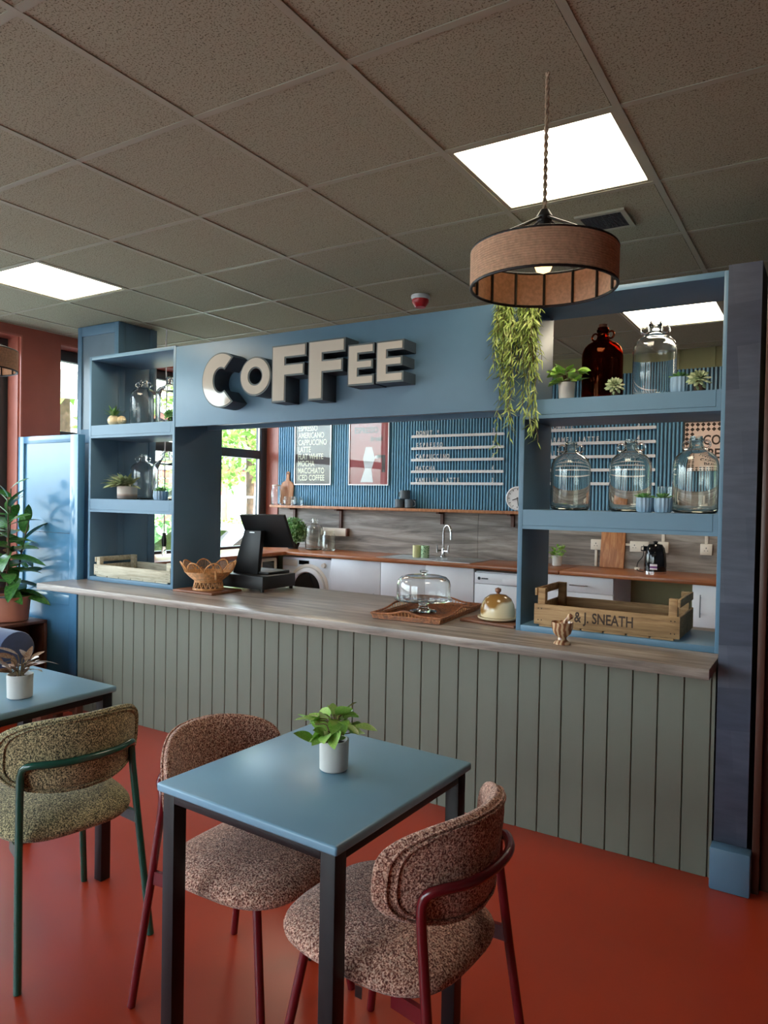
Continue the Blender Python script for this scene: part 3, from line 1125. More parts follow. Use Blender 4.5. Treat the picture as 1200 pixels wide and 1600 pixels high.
pts = [(0, 0, 0.08), (0, 0, 0.2)] + [(0.0 + 0.055 * (1 - math.cos(a)) * 0.9, -0.055 * (1 - math.cos(a)) * 0.44, 0.2 + 0.095 * math.sin(a) ** 0.8) for a in [PI * k / 10 for k in range(1, 10)]] + [(0.099, -0.048, 0.19), (0.099, -0.048, 0.165)]
MB().tube(pts, 0.0105, 12).build('spout', 'chrome', t)
for sx in (-1, 1):
    m = MB()
    m.cyl((0, 0, 0.055), (sx * 0.055, -0.012, 0.055), 0.012, n=14)
    m.cyl((sx * 0.055, -0.012, 0.04), (sx * 0.06, -0.014, 0.11), 0.009, 0.006, n=12)
    m.build('lever', 'chrome', t)

c1 = on(651, 871.5, 2, 0.905)
for px_, mt, lab in ((651, 'cupcream', 'plain cream cup on the sink drainer'), (664, 'cupdot', 'green patterned cup on the sink drainer')):
    t = thing('cup', lab, 'cup', (on(px_, 871.5, 1, YK + 0.22).x, YK + 0.22, 0.9085), group='two cups on the sink drainer')
    MB().lathe([(0.032, 0.0005), (0.037, 0.01), (0.037, 0.11), (0.033, 0.11), (0.032, 0.012), (0.0005, 0.008), (0.0005, 0.0005)], n=24).build('body', mt, t)

# shelf on the back wall
t = thing('wall_shelf', 'long thin oak wall shelf under the blue slats', 'shelf', (-1.9, YB - 0.08, 1.32))
MB().box(XL + 0.002, -0.35, YB - 0.16, YB - 0.0300, 1.318, 1.345).build('shelf_board', 'board', t, world=True, bevel=0.002)
for bx, bl in ((-3.06, 0.115), (-2.46, 0.20), (-1.3, 0.115), (-0.6, 0.115)):
    m = MB()
    m.box(bx - 0.014, bx + 0.014, YB - 0.04, YB - 0.0125, 1.3175 - bl, 1.3175)
    m.box(bx - 0.014, bx + 0.014, YB - 0.13, YB - 0.041, 1.30, 1.3175)
    m.build('bracket', 'darkwood', t, world=True)
ZS = 1.3455

# items on that shelf
t = thing('glass_storage_jar', 'tall clear glass storage jar on the wall shelf end', 'jar', (-3.236, YB - 0.125, ZS))
MB().lathe([(0.05, 0.0005), (0.056, 0.01), (0.056, 0.15), (0.045, 0.165), (0.045, 0.2), (0.042, 0.2), (0.042, 0.163), (0.053, 0.148), (0.053, 0.012), (0.0005, 0.008), (0.0005, 0.0005)], n=28).build('body', 'glass', t)
MB().lathe([(0.046, 0.2005), (0.046, 0.212), (0.0005, 0.216), (0.0005, 0.2005)], n=28).build('lid', 'offwhite', t)
t = thing('paddle_board', 'round cornered wooden paddle board leaning on the slats', 'chopping board', (-3.152, YB - 0.06, ZS))
po = []
for k in range(9):
    a = PI * k / 8
    po.append((0.022 * math.cos(a), 0.335 + 0.022 * math.sin(a)))
po = [(-0.085, 0.012), (-0.075, 0.0005), (0.075, 0.0005), (0.085, 0.012), (0.085, 0.2), (0.07, 0.235), (0.03, 0.255), (0.02, 0.28)] + po + [(-0.02, 0.28), (-0.03, 0.255), (-0.07, 0.235), (-0.085, 0.2)]
m = MB().prism(po, 1, -0.008, 0.008)
m.xf(Matrix.Translation((0, 0.0, 0.004)) @ Matrix.Rotation(R(-5), 4, 'X'))
m.build('board', 'board', t, bevel=0.002)
MB().lathe([(0.008, -0.001), (0.008, 0.001), (0.0005, 0.001), (0.0005, -0.001)], n=12).xf(Matrix.Translation((0, 0.0195, 0.335)) @ Matrix.Rotation(R(85), 4, 'X')).build('hanging_hole', 'dark', t)
for px_, lab in ((450.5, 'short clear glass jar beside the paddle board'), (465.5, 'short clear glass jar nearest the first poster')):
    X = on(px_, 785, 1, YB - 0.13).x
    t = thing('glass_jar', lab, 'jar', (X, YB - 0.128, ZS), group='short jars on the wall shelf')
    MB().lathe([(0.05, 0.0005), (0.058, 0.012), (0.058, 0.06), (0.047, 0.072), (0.047, 0.09), (0.044, 0.09), (0.044, 0.071), (0.055, 0.058), (0.055, 0.014), (0.0005, 0.008), (0.0005, 0.0005)], n=24).build('body', 'glass', t)


def mug(x, y, z, rz, lab):
    t = thing('mug', lab, 'mug', (x, y, z), rz, group='charcoal mugs stacked on the wall shelf')
    MB().lathe([(0.038, 0.0005), (0.05, 0.008), (0.052, 0.085), (0.048, 0.085), (0.046, 0.012), (0.0005, 0.01), (0.0005, 0.0005)], n=28).build('body', 'mug', t)
    pts = [(0.048 + 0.03 * math.sin(a), 0, 0.045 + 0.028 * math.cos(a)) for a in [PI * k / 8 for k in range(9)]]
    MB().tube(pts, 0.005, 8).build('handle', 'mug', t)


mug(-1.712, YB - 0.11, ZS, R(60), 'charcoal mug standing under the stacked mug beside the second poster')
mug(-1.603, YB - 0.11, ZS, R(-20), 'charcoal mug standing under the stacked mug nearer the menu rails')
mug(-1.66, YB - 0.11, ZS + 0.0855, R(170), 'charcoal mug balanced on top of two others')

# posters
def poster(name, x0, x1, z0, z1, face, lines, lab, fcol='steel'):
    t = thing(name, lab, 'poster', ((x0 + x1) / 2, YB - 0.03, z0))
    y = YB - 0.029
    MB().box(x0 + 0.008, x1 - 0.008, y - 0.008, y, z0 + 0.008, z1 - 0.008).build('print', face, t, world=True, smooth=False)
    m = MB()
    for a, b, c, d in ((x0, x0 + 0.01, z0, z1), (x1 - 0.01, x1, z0, z1), (x0 + 0.01, x1 - 0.01, z0, z0 + 0.01), (x0 + 0.01, x1 - 0.01, z1 - 0.01, z1)):
        m.box(a, b, y - 0.02, y - 0.0003, c, d)
    m.build('frame', fcol, t, world=True)
    m = {}
    for txt, sx, zz, size, col_, wd, sh in lines:
        v, f = text_mesh(txt, size, 0.0004, 'LEFT', wd, sh, 0.02)
        m.setdefault(col_, MB()).join(v, f, Matrix.Translation((x0 + sx, y - 0.0086, z0 + zz)))
    for c, mb in m.items():
        mb.build('lettering', c, t, world=True, smooth=False)
    if fcol == 'steel':
        MB().box(x0 + 0.01, x1 - 0.01, y - 0.0125, y - 0.0105, z0 + 0.01, z1 - 0.01).build('glazing', 'pane', t, world=True, smooth=False)
    return t


words = ['ESPRESSO', 'AMERICANO', 'CAPPUCCINO', 'LATTE', 'FLAT WHITE', 'MOCHA', 'MACCHIATO', 'ICED COFFEE']
poster('framed_poster', -3.060, -2.583, 1.562, 2.238, 'paper_dark',
       [(wd_, 0.04, 0.565 - 0.074 * k, 0.084, 'paper_cream', 0.70, 0) for k, wd_ in enumerate(words)],
       'framed dark brown poster listing coffee drinks in cream capitals')
t = poster('framed_poster', -2.363, -1.888, 1.562, 2.222, 'paper_red',
           [('ESPRESSO', 0.06, 0.52, 0.082, 'paper_dark', 0.80, 0), ('break', 0.25, 0.44, 0.07, 'paper_dark', 0.9, 0.3)],
           'framed dusty red poster with dark lettering and a white shape')
o = Vector((-2.363, YB - 0.029, 1.562))
m = MB()
m.box(o.x + 0.33, o.x + 0.43, o.y - 0.0092, o.y - 0.0082, o.z + 0.27, o.z + 0.30)
m.box(o.x + 0.39, o.x + 0.43, o.y - 0.0092, o.y - 0.0082, o.z + 0.13, o.z + 0.27)
m.build('drawing', 'paper_dark', t, world=True, smooth=False)
m = MB()
m.prism([(o.x + 0.14, o.z + 0.03), (o.x + 0.29, o.z + 0.03), (o.x + 0.27, o.z + 0.16), (o.x + 0.31, o.z + 0.27), (o.x + 0.27, o.z + 0.38), (o.x + 0.20, o.z + 0.38), (o.x + 0.17, o.z + 0.27), (o.x + 0.19, o.z + 0.16)], 1, o.y - 0.0092, o.y - 0.0082)
m.box(o.x + 0.31, o.x + 0.345, o.y - 0.0092, o.y - 0.0082, o.z + 0.265, o.z + 0.295)
m.build('white_shape', 'label_white', t, world=True, smooth=False)  # flat white outline with a small side bar, laid on the red print
t = poster('tile_border_sign', 0.80, 1.36, 1.66, 2.08, 'paper_pink',
           [('COFFEE', 0.14, 0.235, 0.105, 'ink', 0.80, 0), ('BEANS', 0.175, 0.13, 0.105, 'ink', 0.80, 0)],
           'black framed sign reading coffee beans with a chequered tile border', 'black')
m = MB()
yq = YB - 0.029 - 0.0092
for a in range(14):
    for b in range(11):
        cx_, cz_ = 0.825 + 0.0385 * a, 1.685 + 0.0365 * b
        if 2 <= a <= 11 and 2 <= b <= 8:
            continue
        r_ = 0.0165
        m.prism([(cx_ - r_, cz_), (cx_, cz_ - r_), (cx_ + r_, cz_), (cx_, cz_ + r_)], 1, yq, yq + 0.001)
m.build('tile_pattern', 'ink', t, world=True, smooth=False)


# menu rails
def rail(x0, x1, z, txt, price, lab, tx=0.065, px_=0.86):
    t = thing('menu_rail', lab, 'menu rail', ((x0 + x1) / 2, YB - 0.03, z), group='white menu rails on the slatted wall')
    y = YB - 0.0285
    m = MB()
    m.box(x0, x1, y - 0.02, y, z - 0.014, z - 0.008)
    m.box(x0, x1, y - 0.02, y - 0.016, z - 0.008, z + 0.010)
    m.box(x0, x1, y - 0.004, y, z - 0.008, z + 0.004)
    m.build('rail', 'white', t, world=True)
    mb = MB()
    if txt:
        x = x0 + tx
        for ch in txt:
            if ch != ' ':
                v, f = text_mesh(ch, 0.062, 0.003, 'CENTER', 0.62, 0, 0.022)
                mb.join(v, f, Matrix.Translation((x, y - 0.01, z + 0.009)))
            x += 0.0365
    if price:
        v, f = text_mesh(price, 0.062, 0.003, 'LEFT', 0.62, 0, 0.022)
        mb.join(v, f, Matrix.Translation((x0 + px_, y - 0.01, z + 0.009)))
    if mb.v:
        mb.build('lettering', 'white', t, world=True, smooth=False)['kind'] = 'stuff'


LR = [(2.032, 'DONUT *', '3', 'menu rail lettered donut, topmost beside the trailing plant'),
      (1.917, 'ESPRESSO', '2', 'menu rail lettered espresso'), (1.808, 'CAPPUCCINO', '3', 'menu rail lettered cappuccino'),
      (1.697, 'MATCHA', '4', 'menu rail lettered matcha'), (1.586, 'VANILLA LATTE', '3', 'menu rail lettered vanilla latte')]
for z, a, b, lab in LR:
    rail(-1.637, -0.694, z, a, b, lab, 0.06, 0.83)
RR = [(2.044, 'BROWNIE', '3', 'menu rail lettered brownie'), (1.930, 'CARAMEL LATTE', '4', 'menu rail lettered caramel latte'),
      (1.816, 'SALTY', '4.5', 'menu rail lettered salty'), (1.705, '', '', 'empty menu rail under the salty rail'), (1.591, '', '', 'empty menu rail, lowest behind the demijohns')]
for z, a, b, lab in RR:
    rail(-0.35, 0.595, z, a, b, lab, 0.045, 0.80)

# wall clock
t = thing('wall_clock', 'round white wall clock above the wall shelf end', 'clock', (-0.553, YB - 0.03, 1.457))
m = MB().lathe([(0.105, 0), (0.105, 0.03), (0.095, 0.034), (0.093, 0.022), (0.0005, 0.022), (0.0005, 0)], n=40)
m.xf(Matrix.Translation((0, 0.001, 0)) @ Matrix.Rotation(R(90), 4, 'X'))
m.build('case', 'white', t)
m = MB()
for k in range(12):
    a = 2 * PI * k / 12
    m.box(0.072, 0.086, -0.003, 0.003, 0.0222, 0.0235, Matrix.Rotation(R(90), 4, 'X') @ Matrix.Rotation(a, 4, 'Z'))
m.build('hour_marks', 'black', t)
m = MB()
for a, L in ((R(200), 0.05), (R(280), 0.07)):
    m.box(-0.01, L, -0.003, 0.003, 0.024, 0.0255, Matrix.Rotation(R(90), 4, 'X') @ Matrix.Rotation(a, 4, 'Z'))
m.build('hands', 'black', t)

# sockets
def socket(x, z, double, lab, stub=0, drop=0):
    t = thing('wall_socket', lab, 'socket', (x, YB - 0.013, z), group='white sockets on the splashback')
    w = 0.146 if double else 0.086
    MB().box(-w / 2, w / 2, -0.03, 0.0, -0.043, 0.043).build('box', 'offwhite', t, bevel=0.004)
    m = MB()
    for cx_ in ((-0.036, 0.036) if double else (0,)):
        m.box(cx_ - 0.003, cx_ + 0.003, -0.0312, -0.0301, 0.006, 0.016)
        m.box(cx_ - 0.014, cx_ - 0.008, -0.0312, -0.0301, -0.012, -0.007)
        m.box(cx_ + 0.008, cx_ + 0.014, -0.0312, -0.0301, -0.012, -0.007)
    m.build('pin_holes', 'dark', t)
    if stub:
        MB().box(-0.0125, 0.0125, -0.02, 0.0, 0.044, 0.044 + stub).build('conduit', 'offwhite', t, bevel=0.002)
    if drop:
        MB().box(-0.0105, 0.0105, -0.02, 0.0, -0.044 - drop, -0.044).build('conduit', 'offwhite', t, bevel=0.002)
    return t


socket(0.14, 1.084, False, 'single socket box above a vertical conduit beside the plain chopping board', 0, 0.135)
socket(0.487, 1.083, True, 'double socket holding the kettle plug')
socket(0.668, 1.087, False, 'single socket partly behind the black kettle', 0.14)
socket(0.985, 1.086, False, 'single socket between the kettle and the partition', 0.14)
o = MB().box(0.562, 0.624, YB - 0.03, YB - 0.0130, 1.085, 1.103).build('cable_trunking', 'offwhite', bevel=0.002)
tag(o, 'short white cable trunking between two sockets behind the kettle', 'trunking')
o = MB().box(0.205, 0.413, YB - 0.03, YB - 0.0130, 1.085, 1.103).build('cable_trunking', 'offwhite', bevel=0.002)
tag(o, 'white cable trunking behind the plain chopping board', 'trunking')
t = thing('socket_block', 'pale socket block on the splashback above the glass jars', 'socket', (-2.525, YB - 0.013, 1.083))
MB().box(-0.16, 0.145, -0.045, 0, -0.04, 0.04).build('box', 'offwhite', t, bevel=0.004)
MB().box(0.1455, 0.165, -0.045, 0, -0.04, 0.04).build('end_cap', 'darkwood', t, bevel=0.004)

# kettle
t = thing('kettle', 'glossy black kettle with chrome base on the wood worktop', 'kettle', (0.66, YB - 0.28, 0.9))
MB().lathe([(0.082, 0.0005), (0.084, 0.018), (0.0005, 0.018), (0.0005, 0.0005)], n=36).build('base', 'chrome', t)
MB().lathe([(0.08, 0.0185), (0.083, 0.07), (0.077, 0.14), (0.066, 0.195), (0.048, 0.222), (0.0005, 0.232), (0.0005, 0.0185)], n=36).build('body', 'blackgloss', t)
MB().lathe([(0.014, 0.231), (0.018, 0.242), (0.0005, 0.248), (0.0005, 0.231)], n=20).build('lid_knob', 'black', t)
pts = smooth_path([(0.02, 0.068, 0.195), (0.03, 0.112, 0.18), (0.032, 0.118, 0.10), (0.022, 0.08, 0.045)], 5)
MB().tube(pts, 0.011, 10).build('handle', 'chrome', t)
MB().prism([(-0.02, 0.17), (0.02, 0.17), (0.012, 0.205), (-0.012, 0.205)], 0, -0.085, -0.05).build('spout', 'blackgloss', t)
m = MB()
a0 = R(-105)
for z0_, z1_, mt in ((0.06, 0.075, 'label_white'), (0.045, 0.059, 'label_purple'), (0.034, 0.044, 'label_white')):
    q = MB()
    for k in range(4):
        a, b = a0 + R(9) * k, a0 + R(9) * (k + 1)
        r_ = 0.0852
        q.quad([(r_ * math.cos(a), r_ * math.sin(a), z0_), (r_ * math.cos(b), r_ * math.sin(b), z0_), (r_ * math.cos(b), r_ * math.sin(b), z1_), (r_ * math.cos(a), r_ * math.sin(a), z1_)])
    q.build('sticker', mt, t)
t = thing('kettle_cable', 'black kettle cable trailing from plug to worktop', 'cable', (0.53, YB - 0.05, 1.07))
pts = smooth_path([(0.0, -0.02, -0.01), (-0.005, -0.025, -0.06), (-0.04, -0.03, -0.11), (-0.04, -0.06, -0.158), (-0.01, -0.15, -0.1655), (0.04, -0.215, -0.1655)], 6)
MB().tube(pts, 0.0035, 8).build('cable', 'black', t)
MB().box(-0.022, 0.022, -0.03, -0.0075, -0.02, 0.02).build('plug', 'black', t, bevel=0.006)
MB().box(-0.014, 0.014, -0.034, -0.0305, -0.008, 0.014).build('plug_face', 'offwhite', t, bevel=0.001)
MB().box(-0.06, -0.02, -0.07, -0.045, -0.168, -0.148).build('cable_tie', 'offwhite', t, bevel=0.004)

# plain chopping board leaning
t = thing('chopping_board', 'plain upright wooden chopping board leaning on the splashback', 'chopping board', (0.28, YB - 0.07, 0.9))
m = MB().box(-0.097, 0.097, -0.01, 0.01, 0.0005, 0.31)
m.xf(Matrix.Rotation(R(-9), 4, 'X'))
m.build('board', 'board', t, bevel=0.003)
# plant on worktop
def pot_round(t, r0, r1, h, mat, soil=True):
    MB().lathe([(r0 * 0.9, 0.0005), (r0, 0.004), (r1, h), (r1 - 0.004, h), (r1 - 0.006, h - 0.012), (r0 * 0.6, h - 0.014), (0.0005, h - 0.014), (0.0005, 0.0005)], n=28).build('pot', mat, t)
    if soil:
        MB().lathe([(r1 - 0.0065, h - 0.013), (r1 * 0.5, h - 0.009), (0.0005, h - 0.008), (0.0005, h - 0.0135)], n=20).build('soil', 'soil', t)


def bush(t, name, mat, n, base, hgt, spread, L, Wd, seed, up=0.5, fold=0.15, curl=0.2):
    rnd = random.Random(seed)
    m = MB()
    lv, lf = leaf_geo(1, Wd / L, curl, fold)
    for k in range(n):
        a = rnd.uniform(0, 2 * PI)
        q = rnd.random()
        r_ = spread * math.sqrt(rnd.random())
        z = base + hgt * q * (1 - 0.5 * (r_ / max(spread, 1e-4)) ** 2)
        m.join(lv, lf, aim((r_ * math.cos(a), r_ * math.sin(a), z), a + rnd.uniform(-0.7, 0.7), rnd.uniform(up - 0.7, up + 0.5), rnd.uniform(-0.6, 0.6), L * rnd.uniform(0.7, 1.15)))
    return m.build(name, mat, t)


t = thing('potted_plant', 'small bushy green plant in a pale pot on the kitchen worktop', 'plant', (-0.135, YB - 0.2, 0.9))
pot_round(t, 0.036, 0.042, 0.085, 'pot_white')
o = bush(t, 'foliage', 'leaf_pothos', 46, 0.078, 0.1, 0.045, 0.05, 0.024, 3)
o['kind'] = 'stuff'

# boxwood ball, demijohn and jar on the kitchen worktop corner
t = thing('boxwood_plant', 'dense green boxwood plant beside the glass jars on the worktop', 'plant', (-2.92, YB - 0.22, 0.9))
MB().lathe([(0.05, 0.0005), (0.07, 0.06), (0.065, 0.06), (0.0005, 0.05), (0.0005, 0.0005)], n=24).build('pot', 'dark', t)
rnd = random.Random(5)
m = MB()
lv, lf = leaf_geo(1, 0.5, 0.1, 0.2, 3)
for k in range(1500):
    a, e = rnd.uniform(0, 2 * PI), math.asin(rnd.uniform(-0.75, 1))
    rr = 0.132 * rnd.uniform(0.8, 1.06)
    p = Vector((rr * math.cos(a) * math.cos(e), rr * 0.9 * math.sin(a) * math.cos(e), 0.175 + rr * math.sin(e)))
    m.join(lv, lf, aim(p, a + rnd.uniform(-1, 1), e + rnd.uniform(-1, 1), rnd.uniform(-1, 1), rnd.uniform(0.018, 0.03)))
o = m.build('foliage', 'leaf_box', t)
o['kind'] = 'stuff'
MB().lathe([(0.0005, 0.05), (0.08, 0.08), (0.112, 0.16), (0.1, 0.23), (0.05, 0.28), (0.0005, 0.285)], n=18).build('crown', 'leaf_rubber', t)


# ---------------------------------------------------------------- demijohn bottles
def demijohn(x, y, z, s, rz, mat, lab, cap=None, grp='clear glass demijohns', sz=1.07):
    t = thing('demijohn', lab, 'glass bottle', (x, y, z), rz, group=grp)
    R_, th = 0.092 * s, 0.003
    out = [(0.078, 0.0005), (0.088, 0.006), (0.092, 0.018), (0.092, 0.188), (0.0895, 0.206), (0.081, 0.224), (0.066, 0.238), (0.046, 0.248), (0.033, 0.254), (0.0275, 0.262), (0.025, 0.276), (0.0245, 0.286), (0.0285, 0.288), (0.0285, 0.296), (0.0245, 0.298), (0.0245, 0.305)]
    inn = [(0.020, 0.305), (0.020, 0.268), (0.026, 0.258), (0.044, 0.2445), (0.0635, 0.2345), (0.078, 0.221), (0.0865, 0.204), (0.089, 0.187), (0.089, 0.022), (0.082, 0.011), (0.06, 0.008), (0.0005, 0.012), (0.0005, 0.0015), (0.05, 0.0015)]
    MB().lathe([(a * s, b * s * sz) for a, b in out + inn], n=40, closed=True).build('body', mat, t)
    for sg_ in (-1, 1):
        pts = [((sg_ * (0.0425 + 0.0165 * math.cos(a))) * s, 0, (0.272 * sz + 0.0165 * math.sin(a)) * s) for a in [2 * PI * k / 18 for k in range(18)]]
        MB().tube(pts, 0.0045 * s, 8, closed=True).build('handle', mat, t)
    if cap:
        MB().lathe([(0.0192 * s, 0.29 * s * sz), (0.0192 * s, 0.318 * s * sz), (0.0005, 0.318 * s * sz), (0.0005, 0.29 * s * sz)], n=20).build('cork', cap, t)
    return t


Z1, Z2 = 1.8935, 1.3965
demijohn(0.872, 2.315, Z1, 1.0, R(-20), 'glass_amber', 'amber brown demijohn with handles on the upper shelf', 'boarddark', 'amber demijohns', 1.15)
demijohn(1.119, 2.24, Z1, 1.0, R(10), 'glass', 'clear demijohn beside the amber one on the upper shelf', sz=1.1)
demijohn(0.752, 2.26, Z2, 0.98, R(30), 'glass_green', 'clear demijohn beside the dark inner side panel nearest the wall clock')
demijohn(1.030, 2.23, Z2, 0.98, R(5), 'glass_green', 'clear demijohn behind the ribbed blue pots')
demijohn(1.303, 2.20, Z2, 0.99, R(-15), 'glass_green', 'clear demijohn in front of the chequered sign')
demijohn(-2.258, 2.30, Z1, 1.0, R(20), 'glass', 'clear demijohn beside the tufted air plant on the upper shelf beside the column')
demijohn(-2.000, 2.30, Z1, 1.0, R(-25), 'glass', 'clear demijohn behind the small rosette on the upper shelf beside the column')
demijohn(-2.345, 2.375, Z2, 0.97, R(25), 'glass', 'clear demijohn behind the variegated potted plant')
demijohn(-1.995, 2.27, Z2, 1.0, R(-5), 'glass', 'clear demijohn behind the ribbed pot on the middle shelf beside the column')
demijohn(-2.665, YB - 0.2, 0.9, 0.98, R(-10), 'glass_green', 'clear demijohn beside the boxwood on the kitchen worktop')
t = thing('glass_storage_jar', 'straight clear glass jar beside the demijohn on the kitchen worktop', 'jar', (-2.485, YB - 0.2, 0.9))
MB().lathe([(0.062, 0.0005), (0.07, 0.01), (0.07, 0.15), (0.058, 0.17), (0.058, 0.2), (0.055, 0.2), (0.055, 0.169), (0.067, 0.149), (0.067, 0.012), (0.0005, 0.008), (0.0005, 0.0005)], n=28).build('body', 'glass_green', t)
t = thing('glass_tumbler', 'clear glass tumbler behind the ribbed blue pots', 'glass', (1.165, 2.335, Z2))
MB().lathe([(0.034, 0.0005), (0.041, 0.115), (0.038, 0.115), (0.032, 0.008), (0.0005, 0.008), (0.0005, 0.0005)], n=28).build('body', 'glass', t)


# ---------------------------------------------------------------- small shelf plants
def rosette(t, name, mat, z, r, n, seed, up0=1.2, up1=0.15, wd=0.42):
    rnd = random.Random(seed)
    m = MB()
    for k in range(n):
        q = k / (n - 1)
        a = k * 2.39996
        el = up0 + (up1 - up0) * q
        L = r * (0.45 + 0.6 * q)
        n0 = len(m.v)
        m.rings([[(0, 0, 0)] * 6] + [[(L * tt, L * wd * ww * math.cos(2 * PI * j / 6), L * 0.16 * ww * math.sin(2 * PI * j / 6)) for j in range(6)] for tt, ww in ((0.15, 0.22), (0.45, 0.42), (0.75, 0.46), (0.92, 0.22))] + [[(L, 0, 0)] * 6], cap0=False, cap1=False)
        m.xf(aim((0, 0, z), a, el + rnd.uniform(-0.1, 0.1)), n0)
    o = m.build(name, mat, t)
    bm = bmesh.new()
    bm.from_mesh(o.data)
    bmesh.ops.remove_doubles(bm, verts=bm.verts, dist=1e-6)
    bm.to_mesh(o.data)
    bm.free()
    o['kind'] = 'stuff'
    return o


def ribbed_pot(x, y, z, r, h, lab, mat='leaf_succ', seed=1, pr=0.035):
    t = thing('succulent_pot', lab, 'succulent', (x, y, z), group='succulents in ribbed blue pots')
    n = 48
    rs = []
    prof = [(r * 0.8, 0.0005), (r * 0.93, 0.006), (r, h * 0.5), (r * 0.97, h), (r * 0.88, h), (r * 0.86, h - 0.008), (r * 0.3, h - 0.008)]
    for i, (rr, zz) in enumerate(prof):
        rs.append([((rr * (1 + (0.05 * math.cos(14 * 2 * PI * j / n) if i < 4 else 0))) * math.cos(2 * PI * j / n), (rr * (1 + (0.05 * math.cos(14 * 2 * PI * j / n) if i < 4 else 0))) * math.sin(2 * PI * j / n), zz) for j in range(n)])
    MB().rings(rs).build('pot', 'pot_blue', t)
    rosette(t, 'rosette', mat, h - 0.004, pr * 1.3, 26, seed, 1.35, 0.25, 0.34)


ribbed_pot(1.117, 2.12, Z2, 0.034, 0.062, 'ribbed blue pot with a dark green succulent in front of the middle demijohn', seed=2)
ribbed_pot(1.192, 2.12, Z2, 0.036, 0.062, 'ribbed blue pot with a bright green succulent in front of the tumbler', seed=3)
ribbed_pot(1.24, 2.15, Z1, 0.037, 0.07, 'ribbed blue pot beside the clear demijohn on the upper shelf beside the partition', seed=4)
ribbed_pot(-1.87, 2.12, Z2, 0.045, 0.06, 'ribbed blue pot with a flat green succulent on the middle shelf beside the column', seed=5, pr=0.04)


def echeveria(x, y, z, r, lab, seed, mat='leaf_ech', pot=True):
    t = thing('echeveria', lab, 'succulent', (x, y, z), group='loose rosette succulents')
    MB().lathe([(r * 0.42, 0.0005), (r * 0.45, r * 0.5), (r * 0.3, r * 0.75), (0.0005, r * 0.75), (0.0005, 0.0005)], n=20).build('pot', 'soil', t)
    o = rosette(t, 'rosette', mat, 0, r * 1.08, 52, seed, 1.5, -0.5, 0.36)
    o.location = (0, -0.006, r * 1.12)
    o.rotation_euler = (R(52), 0, R(25))


echeveria(0.985, 2.115, Z1, 0.045, 'pale rosette succulent between the amber and clear demijohns', 11)
echeveria(1.322, 2.12, Z1, 0.050, 'large pale rosette succulent beside the side panel on the upper shelf beside the partition', 12)
echeveria(-1.80, 2.13, Z1, 0.046, 'green rosette succulent on the upper shelf beside the column', 13, 'leaf_succ')

t = thing('air_plant', 'tufted green plant in a round cream shell pot on the upper shelf beside the column', 'plant', (-2.352, 2.13, Z1))
MB().lathe([(0.022, 0.0005), (0.038, 0.015), (0.042, 0.035), (0.034, 0.058), (0.024, 0.066), (0.02, 0.06), (0.0005, 0.05), (0.0005, 0.0005)], n=24).build('pot', 'cream', t)
m = MB()
rnd = random.Random(8)
lv, lf = leaf_geo(1, 0.13, 0.15, 0.3)
for k in range(40):
    m.join(lv, lf, aim((0, 0, 0.055), rnd.uniform(0, 2 * PI), rnd.uniform(0.4, 1.5), 0, rnd.uniform(0.06, 0.105)))
m.build('leaf_tuft', 'leaf_succ', t)['kind'] = 'stuff'
t = thing('seashell', 'cream ridged shell beside the tufted plant', 'shell', (-2.27, 2.13, Z1 + 0.003))
rs = []
for k in range(14):
    q = k / 13
    r_ = 0.028 * math.sin(PI * (0.08 + 0.9 * q)) * (1 + 0.12 * math.cos(k * PI))
    rs.append([(-0.035 + 0.075 * q, r_ * math.cos(2 * PI * j / 16), 0.029 + r_ * math.sin(2 * PI * j / 16)) for j in range(16)])
MB().rings(rs).build('shell', 'cream', t)

t = thing('potted_plant', 'variegated leafy plant in a banded stoneware pot on the middle shelf beside the column', 'plant', (-2.225, 2.145, Z2))
MB().lathe([(0.056, 0.0005), (0.064, 0.008), (0.066, 0.088), (0.06, 0.088), (0.058, 0.078), (0.0005, 0.076), (0.0005, 0.0005)], n=32).build('pot', 'pot_band', t)
m = MB()
rnd = random.Random(21)
lv, lf = leaf_geo(1, 0.24, 0.35, 0.2)
for k in range(80):
    a = -PI / 2 + rnd.uniform(-1.75, 1.75)
    m.join(lv, lf, aim((0.045 * math.cos(a) * rnd.random(), 0.045 * math.sin(a) * rnd.random(), 0.08 + rnd.uniform(0, 0.02)), a, rnd.uniform(0.15, 1.1), rnd.uniform(-0.5, 0.5), rnd.uniform(0.07, 0.14)))
m.build('foliage', 'leaf_sage', t)['kind'] = 'stuff'


def pothos(t, z, n, seed, spread, L, mat='leaf_pothos', up=(0.1, 1.0), wd=0.62, stemh=0.1, front=False):
    rnd = random.Random(seed)
    lm = MB().join(*leaf_geo(1, wd, 0.18, 0.22, 6)).mesh('leaf', mat)
    st = MB()
    for k in range(n):
        a = k * 2.4 + rnd.uniform(-0.4, 0.4)
        if front:
            a = -PI / 2 + math.asin(max(-1, min(1, math.sin(a)))) * 1.25
        q = rnd.random() ** 0.6
        h = stemh * rnd.uniform(0.1, 1.0)
        r_ = spread * q
        p = Vector((r_ * math.cos(a), r_ * math.sin(a), z + h * (1.15 - 0.5 * q)))
        st.tube(smooth_path([(0.01 * math.cos(a), 0.01 * math.sin(a), z - 0.01), (r_ * 0.4 * math.cos(a), r_ * 0.4 * math.sin(a), z + h * 0.7), p], 3), 0.0016, 5)
        o = link('leaf', lm, t)
        o.matrix_basis = aim(p, a + rnd.uniform(-0.6, 0.6), rnd.uniform(*up) - 0.35, rnd.uniform(-0.7, 0.7), L * rnd.uniform(0.75, 1.15))
    st.build('stems', 'stem', t)


